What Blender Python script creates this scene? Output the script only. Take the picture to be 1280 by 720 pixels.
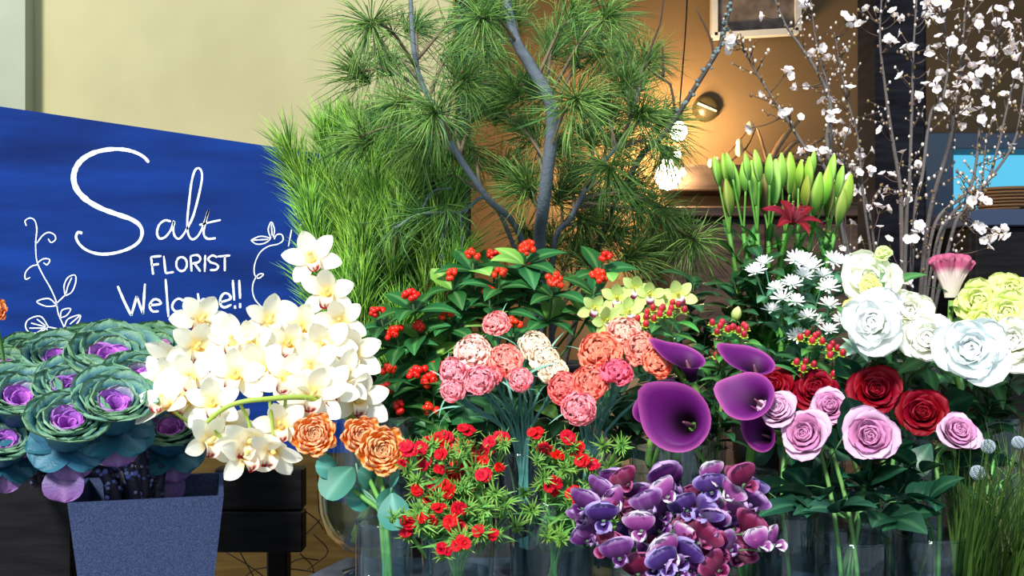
import bpy, math, random
import numpy as np
from mathutils import Vector, Quaternion, Matrix

for o in list(bpy.data.objects): bpy.data.objects.remove(o)
SC = bpy.context.scene
C = SC.collection
rnd = random.Random(11)
F = 1372.0                       # focal length in pixels of the 1280x720 frame
EYE = 1.30

# ---------------------------------------------------------------- camera, world, sun, exposure
cd = bpy.data.cameras.new('camera'); cam = bpy.data.objects.new('camera', cd); C.objects.link(cam)
cam.location = (0, 0, EYE); cam.rotation_euler = (math.pi/2, 0, 0)
cd.sensor_width = 36.0; cd.lens = 36.0*F/1280.0; cd.clip_start = 0.05
SC.camera = cam

w = bpy.data.worlds.new('daylight'); SC.world = w; w.use_nodes = True
bgn = w.node_tree.nodes['Background']
bgn.inputs[0].default_value = (0.66, 0.84, 1.0, 1); bgn.inputs[1].default_value = 0.75

sd = bpy.data.lights.new('sun', 'SUN'); sun = bpy.data.objects.new('sun', sd); C.objects.link(sun)
sd.energy = 4.4; sd.angle = math.radians(9); sd.color = (1.0, 0.975, 0.93)
sun.rotation_mode = 'QUATERNION'
sun.rotation_quaternion = Vector((-0.42, -1.0, 0.95)).to_track_quat('Z', 'Y')
sun.location = (-2, -4, 5)

SC.view_settings.view_transform = 'Standard'; SC.view_settings.look = 'None'
SC.view_settings.exposure = 0.45; SC.view_settings.gamma = 1.0
SC.view_settings.use_curve_mapping = False

# ---------------------------------------------------------------- small helpers
def lin(c):
    c = c/255.0
    return c/12.92 if c <= 0.04045 else ((c+0.055)/1.055)**2.4
def rgb(r, g, b): return np.array([lin(r), lin(g), lin(b)])
def W(px, py, Y): return Vector(((px-640)/F*Y, Y, EYE-(py-360)/F*Y))
def V(*a): return Vector(a)
def mixc(a, b, t):
    t = np.asarray(t)[..., None]
    return a*(1-t)+b*t
def sstep(a, b, x):
    t = np.clip((x-a)/(b-a), 0, 1)
    return t*t*(3-2*t)

class G:
    """collects surfaces with per-vertex colour and becomes one mesh"""
    def __init__(s): s.v = []; s.f = []; s.c = []; s.n = 0
    def add(s, v, f, c):
        v = np.asarray(v, float).reshape(-1, 3); k = len(v)
        c = np.asarray(c, float)
        if c.ndim == 1: c = np.tile(c, (k, 1))
        s.v.append(v); s.c.append(c.reshape(-1, 3)); n = s.n
        s.f.extend([tuple(i+n for i in q) for q in f]); s.n += k
        return s
    def mesh(s, name, mat, smooth=True):
        me = bpy.data.meshes.new(name)
        v = np.concatenate(s.v); c = np.concatenate(s.c)
        me.from_pydata(v.tolist(), [], s.f)
        a = me.color_attributes.new('Col', 'FLOAT_COLOR', 'POINT')
        a.data.foreach_set('color', np.hstack([c, np.ones((len(c), 1))]).astype(np.float32).ravel())
        me.materials.append(mat)
        if smooth: me.polygons.foreach_set('use_smooth', [True]*len(me.polygons))
        me.update()
        return me

def gridf(nu, nv, closed=False):
    f = []
    m = nu if closed else nu-1
    for j in range(nv-1):
        for i in range(m):
            i2 = (i+1) % nu
            f.append((j*nu+i, j*nu+i2, (j+1)*nu+i2, (j+1)*nu+i))
    return f
def xf(v, q=None, loc=None, s=1.0):
    v = np.asarray(v)*s
    if q is not None: v = v @ np.array(q.to_matrix()).T
    if loc is not None: v = v+np.array(loc)
    return v
def zrot(a): return Quaternion((0, 0, 1), a)
def toaxis(d, spin=0.0):
    return Vector((0, 0, 1)).rotation_difference(Vector(d).normalized()) @ zrot(spin)
def basis(d, up):
    """quaternion taking +Y to d and +Z towards up"""
    y = Vector(d).normalized(); x = y.cross(Vector(up))
    if x.length < 1e-4: x = y.cross(Vector((1, 0.2, 0)))
    x.normalize(); z = x.cross(y)
    return Matrix(((x.x, y.x, z.x), (x.y, y.y, z.y), (x.z, y.z, z.z))).to_quaternion()

def petal(L, Wd, th, nu=7, nv=9, r0=0.0, wrap=0.0, cup=0.0, vm=.6, pt=2.0, q=.5, base=.3, ruf=0.0, freq=3, rufp=2,
          seed=0, col=None, saw=0.0, sawn=7, fold=0.0, rmin=0.05, twist=0.0):
    """a petal or leaf: midline leans th degrees from the axis +Z towards +Y"""
    r = np.random.RandomState(seed)
    v = 1-(1-np.linspace(0, 1, nv))**1.6; u = np.linspace(-1, 1, nu)
    t = np.radians(np.interp(v, np.linspace(0, 1, len(th)), th))
    ds = L*np.diff(v); tm = (t[1:]+t[:-1])/2
    y = r0+np.concatenate([[0], np.cumsum(np.sin(tm)*ds)])
    z = np.concatenate([[0], np.cumsum(np.cos(tm)*ds)])
    o = np.where(v <= vm, base+(1-base)*np.sin(np.pi/2*np.clip(v/vm, 0, 1)), np.clip(1-np.clip((v-vm)/(1-vm), 0, 1)**pt, 0, 1)**q)
    hw = Wd/2*o
    if saw: hw = hw*(1+saw*(((v*sawn) % 1)-.5))
    S = u[None, :]*hw[:, None]; U = np.tile(u, (nv, 1)); Vv = np.tile(v[:, None], (1, nu))
    T = t[:, None]; Y = np.tile(y[:, None], (1, nu)); Z = np.tile(z[:, None], (1, nu))
    ph = r.rand()*6.28
    rr = ruf*Vv**rufp*np.sin(freq*np.pi*U+ph)*(0.35+0.65*np.abs(U))+ruf*.4*Vv**rufp*np.sin(freq*2.3*np.pi*U+ph*2+3*Vv)
    nyv, nzv = -np.cos(T), np.sin(T)
    rr = rr+fold*np.abs(S)
    if wrap:
        R = np.maximum(np.abs(Y), rmin)
        phi = np.clip(S/R*wrap, -2.9, 2.9)
        yy = Y+nyv*rr; Z = Z+nzv*rr
        X = yy*np.sin(phi); Y2 = yy*np.cos(phi)
    else:
        k = cup/Wd if cup else 1e-4
        X = np.sin(S*k)/k; n = (1-np.cos(S*k))/k+rr
        Y2 = Y+nyv*n; Z = Z+nzv*n
    if twist: X, Z = X*np.cos(twist*Vv)-Z*np.sin(twist*Vv)*0, Z+X*np.sin(twist*Vv)
    vs = np.stack([X, Y2, Z], -1).reshape(-1, 3)
    cc = col(U, Vv) if col is not None else np.ones((nv, nu, 3))
    return vs, gridf(nu, nv), np.asarray(cc).reshape(-1, 3)

def spline(pts, n=16):
    P = [np.array(p, float) for p in pts]
    P = [2*P[0]-P[1]]+P+[2*P[-1]-P[-2]]
    out = []; m = len(P)-3
    for k in range(n+1):
        x = k/n*m; i = min(int(x), m-1); t = x-i
        a, b, c, d = P[i:i+4]
        out.append(.5*(2*b+(c-a)*t+(2*a-5*b+4*c-d)*t*t+(3*b-a-3*c+d)*t**3))
    return np.array(out)
def tube(pts, rad, n=6, cap=True):
    pts = np.asarray(pts, float); m = len(pts)
    rad = np.interp(np.linspace(0, 1, m), np.linspace(0, 1, len(np.atleast_1d(rad))), np.atleast_1d(rad))
    T = np.gradient(pts, axis=0); T /= np.linalg.norm(T, axis=1)[:, None]+1e-12
    ref = np.array([0, 0, 1.]) if abs(T[0][2]) < .9 else np.array([1., 0, 0])
    vs = []
    for i in range(m):
        a = ref-T[i]*ref.dot(T[i]); a /= np.linalg.norm(a)+1e-12; b = np.cross(T[i], a); ref = a
        for k in range(n):
            an = 2*math.pi*k/n
            vs.append(pts[i]+rad[i]*(a*math.cos(an)+b*math.sin(an)))
    f = gridf(n, m, True)
    if cap: f += [tuple(range(n))[::-1], tuple(range((m-1)*n, m*n))]
    return np.array(vs), f
def lathe(prof, n=24, cap=False):
    prof = np.array(prof, float); vs = []
    for r, z in prof:
        for k in range(n):
            a = 2*math.pi*k/n; vs.append((r*math.cos(a), r*math.sin(a), z))
    f = gridf(n, len(prof), True)
    if cap: f += [tuple(range(n))[::-1], tuple(range((len(prof)-1)*n, len(prof)*n))]
    return np.array(vs), f
def box(x0, x1, y0, y1, z0, z1):
    v = [(x, y, z) for z in (z0, z1) for y in (y0, y1) for x in (x0, x1)]
    return np.array(v), [(0, 2, 3, 1), (4, 5, 7, 6), (0, 1, 5, 4), (2, 6, 7, 3), (0, 4, 6, 2), (1, 3, 7, 5)]
def bbox(x0, x1, y0, y1, z0, z1, b=.004):
    """box with its edges chamfered"""
    c = np.array([(x0+x1)/2, (y0+y1)/2, (z0+z1)/2]); h = np.array([x1-x0, y1-y0, z1-z0])/2
    b = min(b, h.min()*.8); vs = []; idx = {}
    for sx in (-1, 1):
        for sy in (-1, 1):
            for sz in (-1, 1):
                s = (sx, sy, sz)
                for a in range(3):
                    p = c+np.array(s)*(h-b); p[a] += s[a]*b; idx[(s, a)] = len(vs); vs.append(p)
    f = []
    S = (-1, 1)
    for a in range(3):
        o1, o2 = [k for k in range(3) if k != a]
        for sa in S:
            q = []
            for s1, s2 in ((-1, -1), (1, -1), (1, 1), (-1, 1)):
                s = [0]*3; s[a] = sa; s[o1] = s1; s[o2] = s2; q.append(idx[(tuple(s), a)])
            f.append(tuple(q))
        for s1 in S:
            for s2 in S:
                sA = [0]*3; sB = [0]*3; sA[o1] = sB[o1] = s1; sA[o2] = sB[o2] = s2; sA[a] = -1; sB[a] = 1
                f.append((idx[(tuple(sA), o1)], idx[(tuple(sB), o1)], idx[(tuple(sB), o2)], idx[(tuple(sA), o2)]))
    for sx in S:
        for sy in S:
            for sz in S: f.append(tuple(idx[((sx, sy, sz), a)] for a in range(3)))
    return np.array(vs), f
_t = (1+5**.5)/2
ICO = np.array([(-1, _t, 0), (1, _t, 0), (-1, -_t, 0), (1, -_t, 0), (0, -1, _t), (0, 1, _t), (0, -1, -_t), (0, 1, -_t), (_t, 0, -1), (_t, 0, 1), (-_t, 0, -1), (-_t, 0, 1)])
ICO /= np.linalg.norm(ICO[0])
ICOF = [(0, 11, 5), (0, 5, 1), (0, 1, 7), (0, 7, 10), (0, 10, 11), (1, 5, 9), (5, 11, 4), (11, 10, 2), (10, 7, 6), (7, 1, 8), (3, 9, 4), (3, 4, 2), (3, 2, 6), (3, 6, 8), (3, 8, 9), (4, 9, 5), (2, 4, 11), (6, 2, 10), (8, 6, 7), (9, 8, 1)]
def subd(v, f):
    v = [tuple(p) for p in v]; cache = {}; nf = []
    def mid(a, b):
        k = (min(a, b), max(a, b))
        if k not in cache:
            m = np.array(v[a])+np.array(v[b]); v.append(tuple(m/np.linalg.norm(m))); cache[k] = len(v)-1
        return cache[k]
    for a, b, c in f:
        x, y, z = mid(a, b), mid(b, c), mid(c, a); nf += [(a, x, z), (b, y, x), (c, z, y), (x, y, z)]
    return np.array(v), nf
ICO2, ICO2F = subd(ICO, ICOF); ICO3, ICO3F = subd(ICO2, ICO2F)

# ---------------------------------------------------------------- materials
def newmat(name):
    m = bpy.data.materials.new(name); m.use_nodes = True
    nt = m.node_tree; return m, nt, nt.nodes['Principled BSDF'], nt.nodes['Material Output']
def colmat(name, rough=.5, spec=.3, transl=0.0, bump=0.0, bscale=200, vary=.08, huev=.01, coat=0):
    m, nt, p, out = newmat(name); N = nt.nodes; Lk = nt.links
    a = N.new('ShaderNodeAttribute'); a.attribute_name = 'Col'
    oi = N.new('ShaderNodeObjectInfo')
    mx = N.new('ShaderNodeMix'); mx.data_type = 'RGBA'; mx.blend_type = 'MULTIPLY'; mx.inputs[0].default_value = 1
    Lk.new(a.outputs['Color'], mx.inputs[6]); Lk.new(oi.outputs['Color'], mx.inputs[7])
    h = N.new('ShaderNodeHueSaturation')
    r1 = N.new('ShaderNodeMapRange'); r1.inputs[3].default_value = 1-vary; r1.inputs[4].default_value = 1+vary
    r2 = N.new('ShaderNodeMapRange'); r2.inputs[3].default_value = .5-huev; r2.inputs[4].default_value = .5+huev
    Lk.new(oi.outputs['Random'], r1.inputs[0]); Lk.new(oi.outputs['Random'], r2.inputs[0])
    Lk.new(r1.outputs[0], h.inputs['Value']); Lk.new(r2.outputs[0], h.inputs['Hue'])
    Lk.new(mx.outputs[2], h.inputs['Color'])
    Lk.new(h.outputs[0], p.inputs['Base Color'])
    p.inputs['Roughness'].default_value = rough; p.inputs['Specular IOR Level'].default_value = spec
    if coat: p.inputs['Coat Weight'].default_value = coat
    if bump:
        nz = N.new('ShaderNodeTexNoise'); nz.inputs['Scale'].default_value = bscale
        tc = N.new('ShaderNodeTexCoord'); Lk.new(tc.outputs['Object'], nz.inputs['Vector'])
        b = N.new('ShaderNodeBump'); b.inputs['Strength'].default_value = bump; b.inputs['Distance'].default_value = .002
        Lk.new(nz.outputs[0], b.inputs['Height']); Lk.new(b.outputs[0], p.inputs['Normal'])
    if transl:
        t = N.new('ShaderNodeBsdfTranslucent'); Lk.new(h.outputs[0], t.inputs[0])
        s = N.new('ShaderNodeMixShader'); s.inputs[0].default_value = transl
        Lk.new(p.outputs[0], s.inputs[1]); Lk.new(t.outputs[0], s.inputs[2]); Lk.new(s.outputs[0], out.inputs[0])
    return m
M_PETAL = colmat('petal', .55, .2, .25, vary=.05, huev=.004)
M_LEAF = colmat('leaf', .42, .4, .15, bump=.2, bscale=90, vary=.18, huev=.015)
M_KALE = colmat('kale_leaf', .5, .35, .08, bump=.5, bscale=18, vary=.1, huev=.015)
M_STEM = colmat('stem', .5, .3, 0, vary=.12)
M_NEEDLE = colmat('pine_needle', .45, .4, .1, vary=.12, huev=.01)
M_BARK = colmat('bark', .8, .2, 0, bump=.8, bscale=160, vary=.1)
M_BERRY = colmat('berry', .3, .4, 0, coat=.2, huev=.003)
M_PLAIN = colmat('painted', .55, .35, 0, bump=.15, bscale=120, vary=.03)
M_METAL = colmat('dark_metal', .35, .5, 0, vary=.03)

def noisemat(name, c1, c2, scale=4, rough=.7, bump=.2, stretch=(1, 1, 1), detail=6, spec=.3, lo=.35, hi=.65, bdist=.004):
    m, nt, p, out = newmat(name); N = nt.nodes; Lk = nt.links
    tc = N.new('ShaderNodeTexCoord'); mp = N.new('ShaderNodeMapping'); mp.inputs['Scale'].default_value = stretch
    nz = N.new('ShaderNodeTexNoise'); nz.inputs['Scale'].default_value = scale; nz.inputs['Detail'].default_value = detail
    cr = N.new('ShaderNodeValToRGB'); cr.color_ramp.elements[0].position = lo; cr.color_ramp.elements[1].position = hi
    cr.color_ramp.elements[0].color = (*c1, 1); cr.color_ramp.elements[1].color = (*c2, 1)
    Lk.new(tc.outputs['Object'], mp.inputs[0]); Lk.new(mp.outputs[0], nz.inputs['Vector'])
    Lk.new(nz.outputs[0], cr.inputs[0]); Lk.new(cr.outputs[0], p.inputs['Base Color'])
    p.inputs['Roughness'].default_value = rough; p.inputs['Specular IOR Level'].default_value = spec
    b = N.new('ShaderNodeBump'); b.inputs['Strength'].default_value = bump; b.inputs['Distance'].default_value = bdist
    Lk.new(nz.outputs[0], b.inputs['Height']); Lk.new(b.outputs[0], p.inputs['Normal'])
    return m
M_CREAM = noisemat('cream_plaster', rgb(158, 150, 112), rgb(176, 168, 126), 2.2, .85, .25)
M_SHADED = noisemat('shaded_plaster', rgb(104, 88, 66), rgb(120, 102, 78), 2.0, .85, .25)  # cream wall's plaster again, with shade and lamp warmth put into its colour
M_GREYWALL = noisemat('grey_green_plaster', rgb(138, 142, 122), rgb(156, 160, 138), 3, .85, .2)
M_FLOOR = noisemat('floor_concrete', rgb(120, 108, 92), rgb(150, 138, 118), 5, .8, .2)
M_CEIL = noisemat('ceiling_board', rgb(118, 110, 102), rgb(134, 126, 116), 3, .85, .1)
M_BOARD = noisemat('blue_paint', rgb(4, 27, 80), rgb(12, 54, 132), 3.0, .7, .25, (1, 1, 7), spec=.10, lo=.25, hi=.8)
M_CHALK = noisemat('chalk', rgb(120, 145, 195), rgb(240, 244, 248), 420, .95, .4, spec=.05, lo=.25, hi=.5)
M_PLANTER = noisemat('slate_resin', rgb(34, 46, 76), rgb(54, 68, 104), 520, .6, .4, detail=3, lo=.4, hi=.62, bdist=.001)
M_BLACKWOOD = noisemat('black_wood', rgb(9, 9, 11), rgb(22, 21, 24), 9, .6, .25, (1, 1, 8), spec=.12)
M_DARKWOOD = noisemat('dark_brown_wood', rgb(40, 28, 22), rgb(76, 56, 44), 8, .6, .3, (1, 6, 6))
M_SHELF = noisemat('shelf_wood', rgb(30, 24, 24), rgb(54, 46, 44), 8, .6, .3, (1, 6, 6))
M_TABLE = noisemat('grey_stone_top', rgb(62, 70, 82), rgb(92, 100, 114), 30, .35, .15)

def glassmat(name, tint=(0.93, 0.98, 0.99), refr=True):
    m, nt, p, out = newmat(name); N = nt.nodes; Lk = nt.links
    if refr:
        p.inputs['Base Color'].default_value = (*tint, 1); p.inputs['Roughness'].default_value = 0.015
        p.inputs['Transmission Weight'].default_value = 1; p.inputs['IOR'].default_value = 1.46
    else:
        t = N.new('ShaderNodeBsdfTransparent'); t.inputs[0].default_value = (*tint, 1)
        g = N.new('ShaderNodeBsdfGlossy'); g.inputs['Roughness'].default_value = .03
        lw = N.new('ShaderNodeLayerWeight'); pw = N.new('ShaderNodeMath'); pw.operation = 'POWER'; pw.inputs[1].default_value = 2.8
        f = N.new('ShaderNodeMath'); f.operation = 'MULTIPLY_ADD'; f.inputs[1].default_value = .8; f.inputs[2].default_value = .045
        Lk.new(lw.outputs['Facing'], pw.inputs[0]); Lk.new(pw.outputs[0], f.inputs[0])
        s = N.new('ShaderNodeMixShader'); Lk.new(f.outputs[0], s.inputs[0]); Lk.new(t.outputs[0], s.inputs[1]); Lk.new(g.outputs[0], s.inputs[2])
        Lk.new(s.outputs[0], out.inputs[0])
    return m
M_GLASS = glassmat('clear_glass')
M_THIN = glassmat('thin_glass', (.90, .97, .98), False)
M_WATER = glassmat('water', (.80, .90, .95), False)
M_BLUEGLASS = glassmat('blue_tinted_pane', (.40, .84, .94), False)
def emis(name, col, s):
    m, nt, p, out = newmat(name)
    p.inputs['Emission Color'].default_value = (*col, 1); p.inputs['Emission Strength'].default_value = s
    p.inputs['Base Color'].default_value = (1, .95, .85, 1)
    return m
M_BULB = emis('bulb_glow', (1, .86, .62), 14)

# ---------------------------------------------------------------- object helpers
def obj(name, me, parent=None, loc=(0, 0, 0), q=None, s=1.0, color=None, label=None, stuff=False):
    o = bpy.data.objects.new(name, me); C.objects.link(o)
    if parent is not None: o.parent = parent
    o.location = loc
    if q is not None: o.rotation_mode = 'QUATERNION'; o.rotation_quaternion = q
    o.scale = (s, s, s) if not hasattr(s, '__len__') else s
    if color is not None: o.color = (*color, 1)
    if label: o['label'] = label
    if stuff: o['kind'] = 'stuff'
    return o
def thing(name, label, cat, loc=(0, 0, 0), group=None):
    o = bpy.data.objects.new(name, None); C.objects.link(o); o.empty_display_size = .02
    o.location = loc; o['label'] = label; o['category'] = cat
    if group: o['group'] = group
    return o
def struct(name, v, f, mat, label=None):
    me = G().add(v, f, (1, 1, 1)).mesh(name, mat, False)
    o = obj(name, me); o['kind'] = 'structure'
    if label: o['label'] = label
    return o
def solid(name, v, f, mat, parent=None, col=(1, 1, 1), smooth=False, **k):
    return obj(name, G().add(v, f, np.array(col)).mesh(name, mat, smooth), parent, **k)
def jit(s): return Vector((rnd.uniform(-s, s), rnd.uniform(-s, s), rnd.uniform(-s, s)))

# ================================================================ SETTING
struct('floor', *box(-3, 3.2, -1, 4.2, -.05, 0), M_FLOOR)
struct('wall_left', *box(-3, -.14, 2.6, 2.72, 0, 2.9), M_CREAM)
struct('trim_1', *box(-3, -1.131, 2.55, 2.6, 0, 2.9), M_GREYWALL)        # grey-green pilaster in the corner
struct('wall_back_return', *box(-.26, -.14, 2.72, 3.52, 0, 2.9), M_SHADED)
XW0, XW1, ZW0, ZW1 = W(1186, 0, 3.4).x, W(1330, 0, 3.4).x, W(0, 320, 3.4).z, W(0, 176, 3.4).z
wb = G()
for b in ((-.14, XW0, 3.4, 3.52, 0, 2.9), (XW1, 3.2, 3.4, 3.52, 0, 2.9), (XW0, XW1, 3.4, 3.52, 0, ZW0), (XW0, XW1, 3.4, 3.52, ZW1, 2.9)):
    wb.add(*box(*b), (1, 1, 1))
o = obj('wall_back', wb.mesh('wall_back', M_SHADED, False)); o['kind'] = 'structure'
struct('wall_right', *box(3.08, 3.2, 1.2, 3.4, 0, 2.9), M_SHADED)
struct('shade_ceiling', *box(-.14, 3.2, 2.2, 3.52, 2.36, 2.44), M_CEIL)  # added out of view to darken the back room, front edge brought forward
# window in the back wall: blue grey frame and a tinted pane
win = bpy.data.objects.new('window_1', None); C.objects.link(win); win['kind'] = 'structure'
FR = rgb(92, 112, 140)
for b in ((XW0-.09, XW0, ZW0-.05, ZW1+.02), (XW1, XW1+.05, ZW0-.05, ZW1+.02)):
    solid('window_frame', *bbox(b[0], b[1], 3.36, 3.52, b[2], b[3]), M_PLAIN, win, FR)
for b in ((XW0, XW1, ZW1-.03, ZW1+.02), (XW0, XW1, ZW0-.05, ZW0)):
    solid('window_frame', *bbox(b[0], b[1], 3.36, 3.52, b[2], b[3]), M_PLAIN, win, FR)
solid('window_pane', *box(XW0, XW1, 3.45, 3.456, ZW0, ZW1), M_BLUEGLASS, win)

# black pillar and the dark post in the corner of the left wall
a, b = W(1088, 0, 2.5), W(1151, 0, 2.5)
struct('pillar', *bbox(a.x, b.x, 2.46, 2.60, 0, 2.36, .008), noisemat('pillar_paint', rgb(12, 12, 16), rgb(26, 26, 32), 9, .9, .2, (1, 1, 8), spec=.05))
struct('trim_3', *bbox(-2.9, -.15, 2.575, 2.60, 0, 1.02, .004), noisemat('golden_panel', rgb(150, 112, 52), rgb(184, 142, 74), 6, .7, .2, (1, 1, 9)))   # golden lower wall panel
a, b = W(569, 0, 2.55), W(589, 0, 2.55)
struct('trim_2', *bbox(a.x, b.x, 2.53, 2.60, 0, 2.9, .006), M_BLACKWOOD)

# ================================================================ BLUE SIGN with chalk
BY = 2.0
sign = thing('chalkboard_sign', 'blue painted wooden sign with white chalk lettering on black posts', 'sign', (W(200, 0, BY).x, BY, 0))
so = Vector(sign.location)
def bp(px, py): p = W(px, py, BY); return p-so
top = lambda px: 133+57/385*px
x0, x1, yb = -70, 525, 566
pts = [bp(x0, yb), bp(x1, yb), bp(x1, top(x1)), bp(x0, top(x0))]
v = [(p.x, 0, p.z) for p in pts]+[(p.x, .02, p.z) for p in pts]
solid('sign_panel', v, [(0, 1, 2, 3), (7, 6, 5, 4), (0, 4, 5, 1), (1, 5, 6, 2), (2, 6, 7, 3), (3, 7, 4, 0)], M_BOARD, sign)
for px in (348.5, 20):
    p = W(px, 0, 2.04)
    solid('post', *bbox(p.x-so.x-.019, p.x-so.x+.019, .021, .061, 0, 1.25), M_BLACKWOOD, sign)
for (ya, yb2) in ((586, 638), (640, 691)):
    p0, p1 = W(268, ya, 1.98), W(378, yb2, 1.98)
    solid('slat', *bbox(p0.x-so.x, p1.x-so.x, -.02, .0205, p1.z, p0.z, .003), M_BLACKWOOD, sign)
def stroke(g, pts, wpx, close=False, n=None):
    """flat chalk ribbon lying on the panel"""
    if close: pts = pts+[pts[0]]
    P = spline(pts, n or max(2, len(pts)*4)) if len(pts) > 2 else np.array(pts, float)
    if len(pts) == 2: P = np.array([P[0]*(1-t)+P[1]*t for t in np.linspace(0, 1, 6)])
    T = np.gradient(P, axis=0); T /= np.linalg.norm(T, axis=1)[:, None]+1e-9
    Nn = np.stack([-T[:, 1], T[:, 0]], 1)
    r = np.random.RandomState(len(pts)*7+int(P[0][0]))
    vs = []
    for i in range(len(P)):
        k = wpx*.44*(0.85+.3*r.rand())*(0.75 if i in (0, len(P)-1) else 1)
        if callable(getattr(stroke, 'wf', None)): k *= stroke.wf(i/(len(P)-1))
        for sg in (-1, 1):
            q = P[i]+Nn[i]*sg*k; p = bp(q[0], q[1]); vs.append((p.x, -.0006, p.z))
    f = [(2*i, 2*i+1, 2*i+3, 2*i+2) for i in range(len(P)-1)]
    g.add(vs, f, (1, 1, 1))
cA = lambda L: [(x/2.0575, 100+y/2.0575) for x, y in L]
cB = lambda L: [(180+x/4.5, 290+y/4.5) for x, y in L]
def ell(cx, cy, rx, ry, n=10): return [(cx+rx*math.cos(2*math.pi*k/n-1.5), cy+ry*math.sin(2*math.pi*k/n-1.5)) for k in range(n)]
g = G()
stroke.wf = lambda t: .62+.75*math.exp(-((t-.36)/.2)**2)
stroke(g, cA([(383, 212), (370, 198), (345, 185), (310, 178), (270, 180), (235, 190), (208, 208), (193, 232), (190, 258), (200, 285), (225, 310), (260, 330), (300, 345), (335, 357), (358, 372), (366, 392), (358, 415), (335, 432), (300, 444), (262, 448), (228, 440), (206, 424), (196, 405), (201, 392), (212, 394)]), 6.2)
stroke.wf = None
stroke(g, cA([(440, 364), (425, 361), (410, 372), (404, 392), (410, 407), (425, 404), (440, 385), (448, 362), (446, 385), (450, 402), (462, 408), (478, 388), (497, 350), (513, 290), (520, 248), (514, 228), (502, 232), (493, 262), (487, 310), (482, 360), (484, 395), (495, 410), (510, 400), (524, 372), (537, 333)]), 3.0, n=90)
stroke(g, cA([(537, 333), (528, 368), (524, 394), (533, 408), (555, 407)]), 3.0)
stroke(g, cA([(513, 373), (540, 366), (568, 360)]), 2.8)
obj('chalk_lettering', g.mesh('chalk_salt', M_CHALK), sign, label='large chalk script word Salt')
g = G()
for s_ in ([(40, 140), (46, 190), (52, 240)], [(40, 140), (98, 135)], [(45, 186), (85, 180)], [(112, 135), (122, 232)], [(122, 232), (168, 225)], [(262, 132), (268, 222)], [(262, 135), (300, 130), (318, 150), (305, 170), (268, 178)], [(285, 178), (318, 222)], [(345, 130), (342, 224)], [(412, 142), (385, 132), (362, 150), (375, 170), (405, 180), (418, 195), (405, 212), (372, 214)], [(415, 138), (485, 132)], [(455, 136), (455, 220)]):
    stroke(g, cB(s_), 2.9)
stroke(g, cB(ell(212, 180, 30, 40)), 2.9, True)
obj('chalk_lettering', g.mesh('chalk_florist', M_CHALK), sign, label='small chalk capitals reading FLORIST')
g = G()
for s_ in ([(303, 530), (320, 570), (338, 606)], [(338, 606), (352, 556)], [(352, 556), (368, 602)], [(368, 602), (373, 524)]): stroke(g, cA(s_), 3.4)
for s_ in ([(33, 412), (92, 405), (86, 385), (60, 378), (38, 398), (34, 425), (50, 446), (84, 446)], [(122, 265), (138, 478)], [(226, 388), (195, 375), (167, 395), (160, 425), (180, 447), (218, 440)],
           [(303, 345), (316, 432)], [(312, 405), (332, 378), (348, 392), (356, 432)], [(354, 402), (374, 378), (392, 390), (402, 430)], [(428, 396), (486, 376), (476, 350), (450, 346), (430, 375), (432, 410), (455, 424), (492, 408)],
           [(500, 270), (508, 385)], [(512, 413), (513, 432)], [(536, 270), (541, 375)], [(541, 400), (541, 428)]):
    stroke(g, cB(s_), 3.2)
stroke(g, cB(ell(250, 415, 28, 33)), 3.2, True)
obj('chalk_lettering', g.mesh('chalk_welcome', M_CHALK), sign, label='chalk word Welcome with two exclamation marks')
g = G()
for s_ in ([(68, 375), (65, 362), (78, 355), (90, 362), (95, 385), (92, 420), (95, 465), (110, 500), (130, 535), (145, 570), (150, 600), (165, 635), (180, 670), (176, 690), (160, 715)],
           [(95, 420), (110, 400), (125, 392), (140, 398), (143, 410), (132, 418), (124, 408)], [(97, 470), (112, 460), (128, 462), (122, 475), (112, 470)], [(97, 475), (80, 480), (66, 495), (66, 512), (78, 508)],
           [(168, 555), (165, 530), (175, 508), (193, 502), (195, 520), (185, 545), (168, 555)], [(145, 575), (168, 553)], [(185, 508), (175, 530), (170, 550)], [(148, 580), (125, 562), (95, 570), (120, 582), (148, 580)],
           [(155, 612), (160, 592), (182, 588), (172, 605), (155, 612)], [(165, 640), (175, 615), (207, 605), (195, 630), (165, 640)], [(207, 605), (180, 628)], [(165, 645), (140, 652), (122, 675), (145, 672), (165, 645)], [(150, 640), (125, 635)],
           [(125, 635), (105, 608), (75, 615), (66, 632), (75, 648), (100, 650), (125, 635)], [(118, 632), (95, 615)], [(118, 635), (80, 625)], [(118, 638), (76, 638)], [(110, 640), (92, 655), (97, 668), (112, 668), (125, 655), (120, 638)], [(112, 645), (105, 665)], [(116, 645), (114, 664)],
           [(160, 700), (172, 670), (200, 660), (230, 668), (238, 690)], [(185, 665), (182, 700)], [(198, 661), (196, 700)], [(212, 662), (210, 700)], [(225, 655), (235, 628), (262, 625), (270, 650), (275, 675)], [(237, 630), (232, 660)], [(247, 627), (243, 660)], [(257, 627), (254, 660)],
           [(284, 668), (288, 648), (304, 643), (312, 655), (300, 668), (296, 658)], [(310, 662), (328, 680)], [(130, 715), (150, 690), (165, 685)]):
    stroke(g, cA(s_), 1.7)
obj('chalk_drawing', g.mesh('chalk_flowers', M_CHALK), sign, label='chalk drawing of a flowering vine with leaves')
g = G()
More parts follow.
